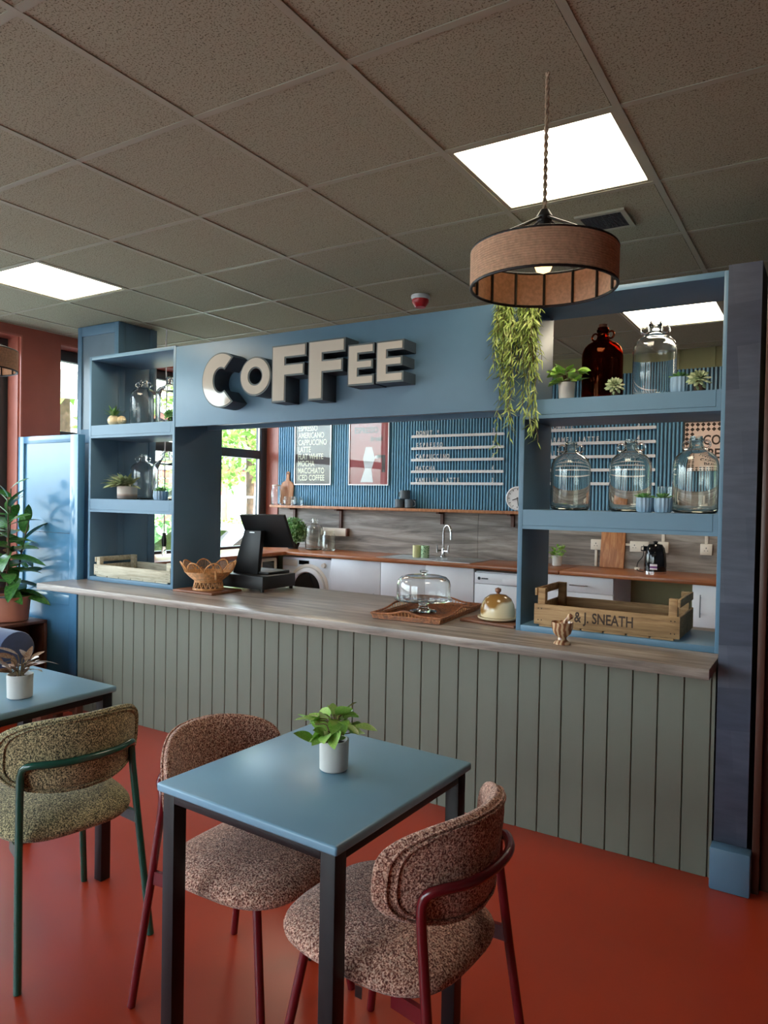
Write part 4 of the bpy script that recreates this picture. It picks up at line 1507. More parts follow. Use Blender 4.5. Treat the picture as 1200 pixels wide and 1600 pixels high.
t = thing('potted_plant', 'trailing pothos in a white pot beside the amber demijohn', 'plant', (0.768, 2.12, Z1))
pot_round(t, 0.034, 0.038, 0.075, 'pot_white')
pothos(t, 0.07, 28, 4, 0.055, 0.06, stemh=0.085, front=True)

# ---------------------------------------------------------------- crates
def crate(x0, x1, y0, y1, z, hs, hp, mat, lab, text=None):
    t = thing('wooden_crate', lab, 'crate', ((x0 + x1) / 2, (y0 + y1) / 2, z))
    th = 0.011
    z = z + 0.0005
    n = 6
    w = (x1 - x0 - 0.04) / n
    for k in range(n):
        MB().box(x0 + 0.02 + w * k + 0.004, x0 + 0.02 + w * (k + 1) - 0.004, y0 + 0.001, y1 - 0.001, z, z + 0.008).build('bottom_slat', mat, t, world=True, bevel=0.001)
    za, zb = z + 0.009, z + 0.009 + hs
    f = MB().box(x0, x1, y0, y0 + th, za, zb).build('front_board', mat, t, world=True, bevel=0.0015)
    MB().box(x0, x1, y1 - th, y1, za, zb).build('back_board', mat, t, world=True, bevel=0.0015)
    for xx in (x0 + 0.001, x1 - th - 0.001):
        MB().box(xx, xx + th, y0 + th, y1 - th, za, zb - 0.004).build('end_board', mat, t, world=True, bevel=0.0015)
    for xx in (x0 + th + 0.002, x1 - th - 0.002 - 0.034):
        for yy in (y0 + th, y1 - th - 0.03):
            MB().box(xx, xx + 0.034, yy, yy + 0.03, za, z + hp).build('corner_post', mat, t, world=True, bevel=0.0015)
    for xx in (x0 + 0.0005, x1 - th - 0.0005):
        MB().box(xx, xx + th, y0 + 0.006, y1 - 0.006, z + hp - 0.034, z + hp).build('handle_rail', mat, t, world=True, bevel=0.0015)
    m = MB()
    for xx in (x0 + 0.02, x0 + 0.035, x1 - 0.02, x1 - 0.035):
        for zz in (za + 0.02, zb - 0.02):
            m.cyl((xx, y0 - 0.0008, zz), (xx, y0 + 0.001, zz), 0.0028, n=8)
    m.build('nails', 'ink', t, world=True)
    if text:
        v, f_ = text_mesh(text, 0.064, 0.0003, 'LEFT', 0.74, 0, 0.018)
        MB().join(v, f_, Matrix.Translation((x0 + 0.185, y0 - 0.0006, za + 0.028))).build('lettering', 'ink', t, world=True, smooth=False)
    return t


crate(0.652, 1.276, 2.085, 2.425, 0.868, 0.092, 0.172, 'crate', 'brown slatted crate stencilled J. Sneath under the shelves by the partition', '& J. SNEATH')
crate(-2.485, -1.735, 2.085, 2.42, 0.868, 0.072, 0.13, 'crate_pale', 'pale whitewashed slatted crate under the shelves by the column')

# ---------------------------------------------------------------- mortar and pestle
mp_ = on(879, 1005, 2, ZC)
t = thing('mortar', 'striped brown onyx mortar on the counter edge', 'mortar', (0.848, 1.885, ZC + 0.0005))
MB().lathe([(0.034, 0), (0.034, 0.006), (0.02, 0.018), (0.018, 0.028), (0.036, 0.045), (0.044, 0.07), (0.045, 0.092), (0.042, 0.092), (0.038, 0.07), (0.02, 0.05), (0.0005, 0.046), (0.0005, 0)], n=36).build('bowl', 'marble', t)
t = thing('pestle', 'tan onyx pestle leaning in the mortar', 'pestle', (0.848, 1.885, ZC + 0.06))
pr = [(0.006, 0), (0.013, 0.004), (0.015, 0.012), (0.011, 0.03), (0.008, 0.05), (0.010, 0.068), (0.013, 0.076), (0.010, 0.084), (0.0005, 0.087)]
m = MB().lathe([(0.0005, -0.002)] + pr, n=18)
m.xf(Matrix.Translation((-0.018, 0.0, 0.002)) @ Matrix.Rotation(R(42), 4, 'Y'))
m.build('pestle_body', 'marble', t)

# ---------------------------------------------------------------- butter dish on board
o = MB().box(-0.15, 0.15, -0.105, 0.105, 0.0005, 0.014)
t = thing('serving_board', 'reddish wooden board under the stoneware dome', 'serving board', (0.42, 2.215, ZC), R(-8))
o.build('board', 'boarddark', t, bevel=0.003)
t = thing('butter_dome', 'honey glazed stoneware dome dish with a brown knob', 'butter dish', (0.425, 2.205, ZC + 0.0145))
MB().lathe([(0.07, 0.0005), (0.095, 0.01), (0.098, 0.018), (0.09, 0.018), (0.08, 0.012), (0.0005, 0.012), (0.0005, 0.0005)], n=40).build('plate', 'cream', t)
MB().lathe([(0.082, 0.0185), (0.084, 0.04), (0.079, 0.075), (0.064, 0.105), (0.04, 0.122), (0.0005, 0.128), (0.0005, 0.0185)], n=40).build('dome', 'butter', t)
MB().lathe([(0.008, 0.126), (0.008, 0.132), (0.015, 0.14), (0.015, 0.152), (0.0005, 0.158), (0.0005, 0.126)], n=20).build('knob', 'boarddark', t)

# ---------------------------------------------------------------- rattan tray with cake stand
t = thing('rattan_tray', 'woven brown rattan tray with wavy edges under the cake stand', 'tray', (0.03, 2.235, ZC), R(5))
tw, tl = 0.175, 0.285
MB().box(-tw, tw, -tl, tl, 0.003, 0.009).build('base', 'rattan_dark', t)
m = MB()
k = -tw
while k <= tw:
    m.tube([(k, -tl, 0.0095), (k, tl, 0.0095)], 0.0022, 5)
    k += 0.0125
m.build('weave', 'rattan_dark', t)


def tray_edge(q):
    # position round the rim and the height of the wave
    per = [(-tw, -tl), (tw, -tl), (tw, tl), (-tw, tl)]
    i = int(q) % 4
    u = q - int(q)
    a, b = Vector(per[i]), Vector(per[(i + 1) % 4])
    p = a.lerp(b, u)
    h = 0.03 + 0.02 * math.exp(-((u - 0.5) / 0.16) ** 2)
    return p, h


m = MB()
rim = []
for k in range(160):
    p, h = tray_edge(k / 40)
    rim.append((p.x * 1.05, p.y * 1.03, h))
    if k % 2 == 0:
        m.cyl((p.x, p.y, 0.004), (p.x * 1.05, p.y * 1.03, h), 0.0022, n=5)
m.build('stakes', 'rattan', t)['kind'] = 'stuff'
m = MB()
m.tube(rim, 0.0055, 6, closed=True)
for zz in (0.006, 0.014, 0.022):
    m.tube([(p[0] * (0.955 + 0.9 * zz), p[1] * (0.972 + 0.6 * zz), zz) for p in rim], 0.004, 5, closed=True)
m.build('braided_rim', 'rattan_dark', t)

t = thing('cake_stand', 'clear glass pedestal cake stand on the rattan tray', 'cake stand', (0.0, 2.23, ZC + 0.012))
MB().lathe([(0.07, 0.0005), (0.07, 0.004), (0.03, 0.012), (0.022, 0.03), (0.03, 0.05), (0.13, 0.056), (0.152, 0.062), (0.152, 0.066), (0.13, 0.061), (0.0005, 0.06), (0.0005, 0.0005)], n=48).build('stand', 'glass', t)
t = thing('cake_dome', 'clear glass cake dome with a knob on the stand', 'cake dome', (0.0, 2.23, ZC + 0.012 + 0.0665))
MB().lathe([(0.14, 0.0), (0.14, 0.075), (0.134, 0.095), (0.118, 0.112), (0.09, 0.12), (0.0005, 0.124), (0.0005, 0.1215), (0.09, 0.1175), (0.1165, 0.1095), (0.1315, 0.0935), (0.1375, 0.074), (0.1375, 0.0)], n=48, closed=True).build('dome', 'glass', t)
MB().lathe([(0.012, 0.1243), (0.010, 0.132), (0.022, 0.138), (0.022, 0.146), (0.0005, 0.149), (0.0005, 0.1243)], n=24).build('knob', 'glass', t)

# ---------------------------------------------------------------- rattan basket on board, till
t = thing('serving_board', 'small wooden board under the wicker basket', 'serving board', (-1.478, 2.16, ZC), R(0))
MB().box(-0.165, 0.165, -0.135, 0.125, 0.0005, 0.014).build('board', 'boarddark', t, bevel=0.002)
t = thing('wicker_basket', 'honey coloured wicker basket with scalloped rim beside the till', 'basket', (-1.462, 2.145, ZC + 0.0145))
m = MB()
for rr, zz in ((0.092, 0.004), (0.09, 0.010), (0.082, 0.05), (0.083, 0.056)):
    m.tube([(rr * math.cos(2 * PI * k / 36), rr * math.sin(2 * PI * k / 36), zz) for k in range(36)], 0.004, 6, closed=True)
for k in range(20):
    a, b = 2 * PI * k / 20, 2 * PI * (k + 1) / 20
    c = (a + b) / 2
    m.cyl((0.091 * math.cos(a), 0.091 * math.sin(a), 0.008), (0.082 * math.cos(c), 0.082 * math.sin(c), 0.05), 0.003, n=5)
    m.cyl((0.082 * math.cos(c), 0.082 * math.sin(c), 0.05), (0.091 * math.cos(b), 0.091 * math.sin(b), 0.008), 0.003, n=5)
m.build('foot', 'rattan', t)
m = MB()
prof = [(0.083, 0.06), (0.1, 0.072), (0.115, 0.085), (0.13, 0.10), (0.142, 0.112)]
for i in range(17):
    q = i / 16 * (len(prof) - 1)
    a = int(min(q, len(prof) - 2))
    u = q - a
    rr = prof[a][0] + (prof[a + 1][0] - prof[a][0]) * u
    zz = prof[a][1] + (prof[a + 1][1] - prof[a][1]) * u
    m.tube([((rr + 0.002 * math.cos(k * PI + i * PI)) * math.cos(2 * PI * k / 48), (rr + 0.002 * math.cos(k * PI + i * PI)) * math.sin(2 * PI * k / 48), zz) for k in range(48)], 0.0024, 5, closed=True)
m.lathe([(0.0005, 0.056), (0.08, 0.056), (0.08, 0.06), (0.0005, 0.06)], n=32)
m.build('woven_bowl', 'rattan', t)
for k in range(8):
    a = 2 * PI * k / 8 + 0.2
    m = MB()

    def petal(u, hh):
        an = a + (u - 0.5) * 0.80
        rr = 0.142 + 0.45 * hh
        return (rr * math.cos(an), rr * math.sin(an), 0.112 + hh)
    m.tube([petal(i / 14, 0.062 * math.sin(PI * i / 14) ** 0.75) for i in range(15)], 0.0042, 6)
    for i in range(1, 12):
        u = i / 12
        m.cyl(petal(u, 0), petal(u, 0.062 * math.sin(PI * u) ** 0.75), 0.0016, n=5)
    m.build('rim_petal', 'rattan', t)
for sg_ in (-1, 1):
    a = PI / 2 * (1 - sg_) + R(-30)
    m = MB()
    for dz in (0, 0.008):
        m.cyl((0.16 * math.cos(a), 0.16 * math.sin(a), 0.125), (0.165 * math.cos(a + dz * 3), 0.165 * math.sin(a + dz * 3), 0.075), 0.005, n=6)
    m.build('handle_end', 'rattan', t)

t = thing('cash_till', 'black cash drawer with a leaning till screen seen from behind', 'till', (-1.33, 2.45, ZC))
m = MB().box(-1.54, -1.16, 2.30, 2.62, ZC + 0.018, ZC + 0.10)
m.build('cash_drawer', 'black', t, world=True, bevel=0.004)
for xx in (-1.52, -1.18):
    for yy in (2.32, 2.60):
        MB().cyl((xx, yy, ZC + 0.0005), (xx, yy, ZC + 0.0175), 0.012, n=12).build('foot', 'black', t, world=True)
MB().box(-1.47, -1.20, 2.40, 2.61, ZC + 0.1005, ZC + 0.118).build('stand_base', 'black', t, world=True, bevel=0.004)
a, b = on(374, 805, 1, 2.40), on(443, 806, 1, 2.40)
c, d = on(458, 856, 1, 2.50), on(391, 855, 1, 2.50)
nrm = (b - a).cross(d - a).normalized() * 0.022
if nrm.y < 0:
    nrm = -nrm
MB().rings([[a, b, c, d], [a + nrm, b + nrm, c + nrm, d + nrm]]).build('screen', 'black', t, world=True, bevel=0.003)
e, f = on(368, 896, 1, 2.42), on(407, 899, 1, 2.42)
g_, h_ = on(416, 829, 1, 2.435), on(390, 828, 1, 2.435)
nb = Vector((0, 0.05, 0))
MB().rings([[e - nb * 0.6, f - nb * 0.6, g_ - nb, h_ - nb], [e, f, g_ - nb * 0.2, h_ - nb * 0.2]]).build('stand_arm', 'black', t, world=True, bevel=0.004)
MB().box(-0.02, 0.02, -0.001, 0.001, -0.003, 0.003).xf(Matrix.Translation((g_ + h_) / 2 - nb * 1.05 + Vector((0, -0.002, -0.012)))).build('badge', 'steel', t, world=True)

# ================================================================== FURNITURE
def cafe_table(x0, x1, y0, y1, rz, lab):
    cx_, cy_ = (x0 + x1) / 2, (y0 + y1) / 2
    t = thing('cafe_table', lab, 'table', (cx_, cy_, 0), rz, group='square blue cafe tables')
    a, b = (x1 - x0) / 2, (y1 - y0) / 2
    MB().box(-a, a, -b, b, 0.698, 0.72).build('table_top', 'table', t, bevel=0.006, seg=3)
    i, w = 0.012, 0.04
    for sx in (-1, 1):
        for sy in (-1, 1):
            xa, ya = sx * (a - i), sy * (b - i)
            MB().box(min(xa, xa - sx * w), max(xa, xa - sx * w), min(ya, ya - sy * w), max(ya, ya - sy * w), 0.001, 0.6975).build('leg', 'steelblack', t, bevel=0.002)
    for s_ in (-1, 1):
        ya = s_ * (b - i)
        MB().box(-a + i + w, a - i - w, min(ya, ya - s_ * 0.03), max(ya, ya - s_ * 0.03), 0.674, 0.6975).build('apron', 'steelblack', t, bevel=0.002)
        xa = s_ * (a - i)
        MB().box(min(xa, xa - s_ * 0.03), max(xa, xa - s_ * 0.03), -b + i + w, b - i - w, 0.674, 0.6975).build('apron', 'steelblack', t, bevel=0.002)
    return t


cafe_table(0.395, 0.961, 0.138, 0.738, R(-2.5), 'blue square cafe table carrying the green leaved plant')
cafe_table(-1.03, -0.457, 0.09, 0.692, R(-1), 'blue square cafe table carrying the reddish leaved plant')


def pad(outline, T, nr=7, crown=0.0, power=5.0):
    """puffy cushion in the XY plane: rings from rim to centre on both faces"""
    m = MB()
    k = len(outline)
    cx_ = sum(p[0] for p in outline) / k
    cy_ = sum(p[1] for p in outline) / k
    rad = [1 - (1 - i / nr) ** 2.2 for i in range(nr + 1)]       # 0 centre .. 1 rim

    def ring(r, sg_):
        z = sg_ * T / 2 * (max(0.0, 1 - r ** power)) ** 0.5 + (crown * (1 - r * r) if sg_ > 0 else 0)
        return [(cx_ + (p[0] - cx_) * max(r, 0.002), cy_ + (p[1] - cy_) * max(r, 0.002), z) for p in outline]
    rs = [ring(r, -1) for r in rad[:-1]] + [ring(1, 1)] + [ring(r, 1) for r in reversed(rad[:-1])]
    m.rings(rs)
    return m


def superellipse(a, b, n, k, wf=0.0):
    out = []
    for i in range(k):
        t_ = 2 * PI * i / k
        c, s_ = math.cos(t_), math.sin(t_)
        x = a * math.copysign(abs(c) ** (2 / n), c)
        y = b * math.copysign(abs(s_) ** (2 / n), s_)
        out.append((x, y * (1 + wf * x / a)))
    return out


def make_chair(lab, fab, tube, loc, rz):
    t = thing('cafe_chair', lab, 'chair', loc, rz, group='upholstered cafe chairs with tube frames')
    # seat
    o_ = superellipse(0.230, 0.218, 3.2, 48, 0.03)
    m = pad(o_, 0.086, 8, 0.012, 4.0)
    m.xf(Matrix.Translation((0.048, 0, 0.413)) @ Matrix.Rotation(R(-2), 4, 'Y'))
    m.build('seat', fab, t, angle=80)
    MB().box(-0.09, 0.17, -0.12, 0.12, 0.362, 0.376).build('seat_base', 'black', t)
    # backrest: flat pad (u across, v up) bent round
    W2, H2 = 0.236, 0.118
    o_ = superellipse(W2, H2, 3.4, 56)

    def bend(p):
        u, v, w = p
        fwd = 0.128 * (abs(u) / W2) ** 2.0
        v2 = v * (1 - 0.10 * (abs(u) / W2) ** 2)
        return Vector((-0.191 + fwd + w - 0.10 * v2, u * 0.985, 0.645 + v2))
    m = pad(o_, 0.05, 8, 0.004, 6.0)
    m.v = [tuple(bend(p)) for p in m.v]
    br_ = m.build('backrest', fab, t, angle=80)
    pm = MB()
    for off in (-0.0215, -0.0175):
        rr = 0.955 if off > -0.02 else 0.90
        pm.tube([bend((p[0] * rr, p[1] * rr, off)) for p in o_], 0.0032, 6, closed=True)
    pm.build('piping', fab, br_)
    # rear hoop: feet, legs, back bar
    pts = []
    for sy in (-1, 1):
        leg = [Vector((-0.228, sy * 0.205, 0.002)), Vector((-0.176, sy * 0.187, 0.35)), Vector((-0.150, sy * 0.176, 0.55)), Vector((-0.148, sy * 0.174, 0.592)),
               Vector((-0.156, sy * 0.169, 0.618)), Vector((-0.180, sy * 0.153, 0.631))]
        pts.append(leg)
    path = pts[0] + [Vector((-0.218, -0.09, 0.633)), Vector((-0.230, 0.0, 0.633)), Vector((-0.218, 0.09, 0.633))] + list(reversed(pts[1]))
    sp = [pts[0][0], pts[0][1]] + smooth_path(path[2:-2], 4) + [pts[1][1], pts[1][0]]
    bar0 = [q for q in sp]
    # split into two legs and the bar between them so every tube is a part
    nL = 2 + 4 * 2 + 1
    MB().tube(sp[:nL], 0.0115, 12).build('rear_leg', tube, t)
    MB().tube(sp[-nL:], 0.0115, 12).build('rear_leg', tube, t)
    MB().tube(sp[nL - 1:-nL + 1], 0.0115, 12).build('back_bar', tube, t)
    for sy in (-1, 1):
        MB().tube([(0.245, sy * 0.195, 0.002), (0.180, sy * 0.152, 0.395)], 0.0115, 12).build('front_leg', tube, t)
        MB().box(-0.172, -0.08, -0.006, 0.006, -0.018, 0.018).xf(Matrix.Translation((0, sy * 0.163, 0.375)) @ Matrix.Rotation(R(sy * -7), 4, 'Z')).build('side_rail', tube, t)
    return t


make_chair('olive tweed chair with a green tube frame', 'tweed_green', 'green_tube', (-0.328, 0.368, 0), R(180 - 12))
make_chair('pink brown tweed chair tucked in on the side nearest the olive chair', 'tweed_red', 'red_tube', (0.388, 0.47, 0), R(0))
make_chair('pink brown tweed chair on the table side nearest the papered partition', 'tweed_red', 'red_tube', (0.957, 0.412, 0), R(180 - 4))
MB().box(-0.009, 0.009, -0.001, 0.001, -0.026, 0.0).xf(Matrix.Translation((-0.005, 0.195, 0.382))).build('fabric_tag', 'steel', bpy.data.objects['cafe_chair.002'])

t = thing('potted_plant', 'variegated green leaved plant in a pale pot on the table', 'plant', (0.694, 0.47, 0.7205))
pot_round(t, 0.0375, 0.039, 0.08, 'pot_white')
pothos(t, 0.075, 40, 15, 0.058, 0.058, stemh=0.08)

t = thing('potted_plant', 'reddish variegated plant in a pale pot on a blue table', 'plant', (-0.594, 0.395, 0.7205))
pot_round(t, 0.041, 0.043, 0.082, 'pot_white')
pothos(t, 0.075, 22, 33, 0.055, 0.075, 'leaf_red', (0.2, 1.3), 0.34, 0.075)


# ---------------------------------------------------------------- pendant lamps
def pendant(x, y, lab, zt=2.262, cord_top=H):
    t = thing('pendant_lamp', lab, 'pendant lamp', (x, y, 0), group='rope drum pendant lamps')
    R0, z0, z1 = 0.204, 2.043, 2.143
    # twisted cord
    m = MB()
    n = 60
    for ph in (0, PI):
        m.tube([(0.0035 * math.cos(ph + k * 0.9), 0.0035 * math.sin(ph + k * 0.9), zt + (cord_top - 0.001 - zt) * k / n) for k in range(n + 1)], 0.0036, 6)
    m.build('cord', 'twine', t)
    MB().lathe([(0.02, zt - 0.035), (0.024, zt - 0.02), (0.012, zt), (0.0005, zt), (0.0005, zt - 0.035)], n=20).build('cap', 'black', t)
    MB().lathe([(0.017, zt - 0.085), (0.017, zt - 0.0355), (0.0005, zt - 0.0355), (0.0005, zt - 0.085)], n=16).build('lamp_holder', 'black', t)
    MB().lathe([(0.0005, zt - 0.18), (0.02, zt - 0.172), (0.03, zt - 0.145), (0.024, zt - 0.115), (0.013, zt - 0.0855), (0.0005, zt - 0.0855)], n=20).build('bulb', 'bulb', t)
    # rope drum made of stacked coils
    m = MB()
    nz = 15
    hh = (z1 - z0) / nz
    out = []
    for k in range(nz):
        zb = z0 + hh * k
        for q in range(4):
            out.append((R0 + 0.0028 * math.sin(PI * q / 4), zb + hh * q / 4))
    out.append((R0, z1))
    inn = [(R0 - 0.004, z1), (R0 - 0.004, z0)]
    m.lathe(out + inn, n=72, closed=True)
    m.build('rope_shade', 'rope', t, angle=60)
    for zz in (z0, z1):
        MB().tube([((R0 - 0.001) * math.cos(2 * PI * k / 60), (R0 - 0.001) * math.sin(2 * PI * k / 60), zz) for k in range(60)], 0.0045, 8, closed=True).build('ring', 'black', t)
    nr = 14
    for k in range(nr):
        a = 2 * PI * k / nr + 0.1
        ca, sa = math.cos(a), math.sin(a)
        MB().tube([((R0 - 0.008) * ca, (R0 - 0.008) * sa, z0), ((R0 - 0.008) * ca, (R0 - 0.008) * sa, z1)], 0.004, 6).build('upright', 'black', t)
    for k in range(7):
        a = 2 * PI * k / 7 + 0.1
        ca, sa = math.cos(a), math.sin(a)
        MB().tube([(R0 * ca, R0 * sa, z1), (0.02 * ca, 0.02 * sa, zt - 0.025)], 0.0035, 6).build('spoke', 'black', t)
    return t


pendant(1.077, 0.916, 'rope wrapped drum pendant lamp hanging on a twisted cord below a ceiling light panel')
pendant(-1.87, 0.916, 'rope wrapped drum pendant lamp hanging in front of the window')
t = thing('bulb_cord', 'thin white hanging cord with a bare lamp holder behind the shelves by the column', 'pendant cord', (-2.40, 2.62, 0))
MB().tube(smooth_path([(0, 0, H - 0.0005), (-0.008, 0, 2.5), (0.004, 0, 2.2), (-0.004, 0, 1.7), (0, 0, 1.15)], 6), 0.005, 6).build('cord', 'white', t)
MB().lathe([(0.016, 1.05), (0.018, 1.09), (0.012, 1.15), (0.0005, 1.15), (0.0005, 1.05)], n=16).build('lamp_holder', 'black', t)
MB().lathe([(0.0005, 0.97), (0.012, 0.975), (0.02, 1.0), (0.012, 1.049), (0.0005, 1.049)], n=16).build('bulb', 'glass', t)

# ---------------------------------------------------------------- trailing plant over the sign
t = thing('trailing_plant', 'trailing plant of narrow yellow green leaves hanging over the sign board', 'plant', (0.56, 2.14, ZT + 0.0005))
MB().lathe([(0.05, 0.0), (0.062, 0.07), (0.056, 0.07), (0.0005, 0.06), (0.0005, 0)], n=24).build('pot', 'pot_white', t)
rnd = random.Random(77)
m = MB()
st = MB()
lv, lf = leaf_geo(1, 0.13, 0.12, 0.25, 4)
base = Vector(t.location)
strands = []
for k in range(36):
    right = k % 2
    px_ = rnd.uniform(808, 838) if right else rnd.uniform(772, 800)
    top = on(px_, 478, 1, 2.0)
    ln = rnd.choice([0.22, 0.28, 0.34, 0.4, 0.3]) * rnd.uniform(0.7, 1.15)
    strands.append((top.x, ln))
for px_, ln in ((789, 0.56), (793, 0.64), (786, 0.5), (829, 0.62), (824, 0.55), (833, 0.6), (814, 0.5), (798, 0.45), (780, 0.7), (795, 0.6), (827, 0.66), (836, 0.52), (783, 0.58), (820, 0.6)):
    strands.append((on(px_, 478, 1, 2.0).x, ln))
for x, ln in strands:
    y = rnd.uniform(1.975, 2.05)
    n = max(5, int(ln / 0.03))
    p0 = Vector((0.56 + (x - 0.56) * 0.5, 2.13, ZT + 0.07))
    pts = [p0, Vector((x, y + 0.02, ZT + 0.025))]
    xx = x
    for i in range(n):
        xx += rnd.uniform(-0.008, 0.008) + (0.0018 if i > n * 0.6 else 0)
        pts.append(Vector((xx, y + rnd.uniform(-0.006, 0.004), ZT - ln * (i + 1) / n)))
    sp = [q - base for q in smooth_path(pts, 2)]
    st.tube(sp, 0.0012, 4)
    for i in range(3, len(sp)):
        for _ in range(2 if i < len(sp) * 0.6 else 1):
            m.join(lv, lf, aim(sp[i], -PI / 2 + rnd.uniform(-1.5, 1.5), rnd.uniform(-1.35, -0.35), rnd.uniform(-1, 1), rnd.uniform(0.035, 0.062)))
m.build('foliage', 'leaf_string', t)['kind'] = 'stuff'
st.build('stems', 'stem', t)['kind'] = 'stuff'

# ---------------------------------------------------------------- left corner: shelf box, rubber plant, sofa, stool
t = thing('wooden_cube_shelf', 'dark brown open wooden cube holding the terracotta pot', 'cube shelf', (-3.08, 1.78, 0))
cx0, cx1, cy0, cy1, ch = -3.285, -2.89, 1.655, 2.01, 0.535
for a in ((cx0, cx1, cy0, cy1, ch - 0.02, ch), (cx0, cx1, cy0, cy1, 0.001, 0.02)):
    MB().box(*a).build('board', 'darkwood', t, world=True, bevel=0.002)
for a in ((cx0, cx1, cy0, cy0 + 0.02, 0.0205, ch - 0.0205), (cx0, cx1, cy1 - 0.02, cy1, 0.0205, ch - 0.0205)):
    MB().box(*a).build('side', 'darkwood', t, world=True, bevel=0.002)
MB().box(cx0 + 0.2, cx0 + 0.212, cy0 + 0.0205, cy1 - 0.0205, 0.0205, ch - 0.0205).build('back', 'darkwood', t, world=True)

RP = Vector((-3.085, 1.84, ch + 0.0005))
t = thing('rubber_plant', 'tall rubber plant with broad green leaves in a terracotta pot', 'plant', RP)
MB().lathe([(0.12, 0.0), (0.13, 0.006), (0.145, 0.17), (0.135, 0.17), (0.132, 0.155), (0.0005, 0.15), (0.0005, 0)], n=40).build('pot', 'terracotta', t)
MB().lathe([(0.131, 0.151), (0.07, 0.16), (0.0005, 0.162), (0.0005, 0.1505)], n=24).build('soil', 'soil', t)
rnd = random.Random(41)
lm = MB().join(*leaf_geo(1, 0.40, 0.25, 0.18, 8, 0.9)).mesh('leaf', 'leaf_rubber')
for sx, sy, hh in ((0.0, 0.0, 1.0), (0.035, -0.03, 0.92), (-0.04, 0.02, 0.85), (0.01, 0.05, 0.7)):
    top = Vector((sx * 2.4 + 0.02, sy * 2.4, 0.16 + hh * 0.76))
    path = smooth_path([(sx, sy, 0.155), (sx * 1.6 + 0.01, sy * 1.4, 0.16 + hh * 0.38), top], 6)
    MB().tube(path, [0.008 - 0.004 * i / (len(path) - 1) for i in range(len(path))], 8).build('stem', 'bark', t)
    n = int(17 * hh)
    for k in range(n):
        q = 0.16 + 0.84 * k / (n - 1)
        p = path[min(len(path) - 1, int(q * (len(path) - 1)))]
        a = k * 2.4 + sx * 30
        el = -0.22 + 1.2 * q ** 2 + rnd.uniform(-0.3, 0.35)
        o = link('leaf', lm, t)
        L = rnd.uniform(0.19, 0.27) * (1 - 0.4 * q ** 3)
        o.matrix_basis = aim(p, a + rnd.uniform(-0.3, 0.3), el, rnd.uniform(-0.6, 0.6), L)

t = thing('sofa', 'navy velvet sofa with a rounded arm under the window', 'sofa', (-2.9, 0.6, 0))
sx0, sx1, sy1 = -3.27, -2.44, 1.615
sy0 = -0.35


def rolled_arm(y0, y1):
    po = [(y0, 0.1), (y1, 0.1), (y1, 0.42)]
    c = ((y0 + y1) / 2, 0.46)
    r_ = (y1 - y0) / 2 + 0.015
    po += [(c[0] + r_ * math.cos(a), c[1] + r_ * math.sin(a)) for a in [R(-15) + R(210) * k / 14 for k in range(15)]] + [(y0, 0.42)]
    return MB().prism(po, 0, sx0, sx1)


rolled_arm(sy1 - 0.20, sy1).build('arm', 'navy', t, world=True, bevel=0.012)
rolled_arm(sy0, sy0 + 0.20).build('arm', 'navy', t, world=True, bevel=0.012)
MB().box(sx0, sx1 - 0.02, sy0 + 0.201, sy1 - 0.201, 0.1, 0.27).build('base', 'navy', t, world=True, bevel=0.015)
MB().box(sx0, sx0 + 0.16, sy0 + 0.201, sy1 - 0.201, 0.271, 0.72).build('back', 'navy', t, world=True, bevel=0.04, seg=3)
for k in range(2):
    wd_ = (sy1 - sy0 - 0.41) / 2
    MB().box(sx0 + 0.162, sx1 + 0.0, sy0 + 0.204 + wd_ * k, sy0 + 0.20 + wd_ * (k + 1), 0.272, 0.42).build('seat_cushion', 'navy', t, world=True, bevel=0.035, seg=3)
for xx in (sx0 + 0.04, sx1 - 0.09):
    for yy in (sy0 + 0.04, sy1 - 0.09):
        MB().box(xx, xx + 0.05, yy, yy + 0.05, 0.001, 0.0995).build('leg', 'darkwood', t, world=True, bevel=0.003)

t = thing('wooden_stool', 'low brown wooden stool beside the navy sofa', 'stool', (-2.275, 1.63, 0))
for xx in (-0.1, 0.1):
    for yy in (-0.12, 0.12):
        MB().box(xx - 0.022, xx + 0.022, yy - 0.022, yy + 0.022, 0.001, 0.2395).build('leg', 'darkwood', t, bevel=0.002)
for yy in (-0.12, 0.12):
    MB().box(-0.078, 0.078, yy - 0.01, yy + 0.01, 0.06, 0.085).build('stretcher', 'darkwood', t, bevel=0.002)
for xx in (-0.1, 0.1):
    MB().box(xx - 0.01, xx + 0.01, -0.098, 0.098, 0.09, 0.115).build('stretcher', 'darkwood', t, bevel=0.002)
MB().box(-0.13, 0.13, -0.15, 0.15, 0.24, 0.265).build('seat', 'darkwood', t, bevel=0.004)

# ================================================================== OUTSIDE
ZG = -0.45
o = MB().box(-70, XL - 0.301, -60, 70, ZG - 0.1, ZG).build('ground_outside', 'asphalt', smooth=False)
tag(o, 'pale tarmac car park outside the windows', 'ground', kind='structure')


def leaf_cloud(name, mat, t, blobs, n, size, seed):
    rnd = random.Random(seed)
    m = MB()
    lv, lf = leaf_geo(1, 0.6, 0.1, 0.2, 2)
    for cx_, cy_, cz_, r1_, r2_ in blobs:
        for k in range(n):
            a, e = rnd.uniform(0, 2 * PI), math.asin(rnd.uniform(-0.9, 1))
            q = rnd.uniform(0.72, 1.05)
            p = Vector((cx_ + r1_ * q * math.cos(a) * math.cos(e), cy_ + r1_ * q * math.sin(a) * math.cos(e), cz_ + r2_ * q * math.sin(e)))
            m.join(lv, lf, aim(p, rnd.uniform(0, 6.28), rnd.uniform(-1.2, 1.2), rnd.uniform(-1, 1), size * rnd.uniform(0.6, 1.3)))
    o = m.build(name, mat, t)
    o['kind'] = 'stuff'
    return o


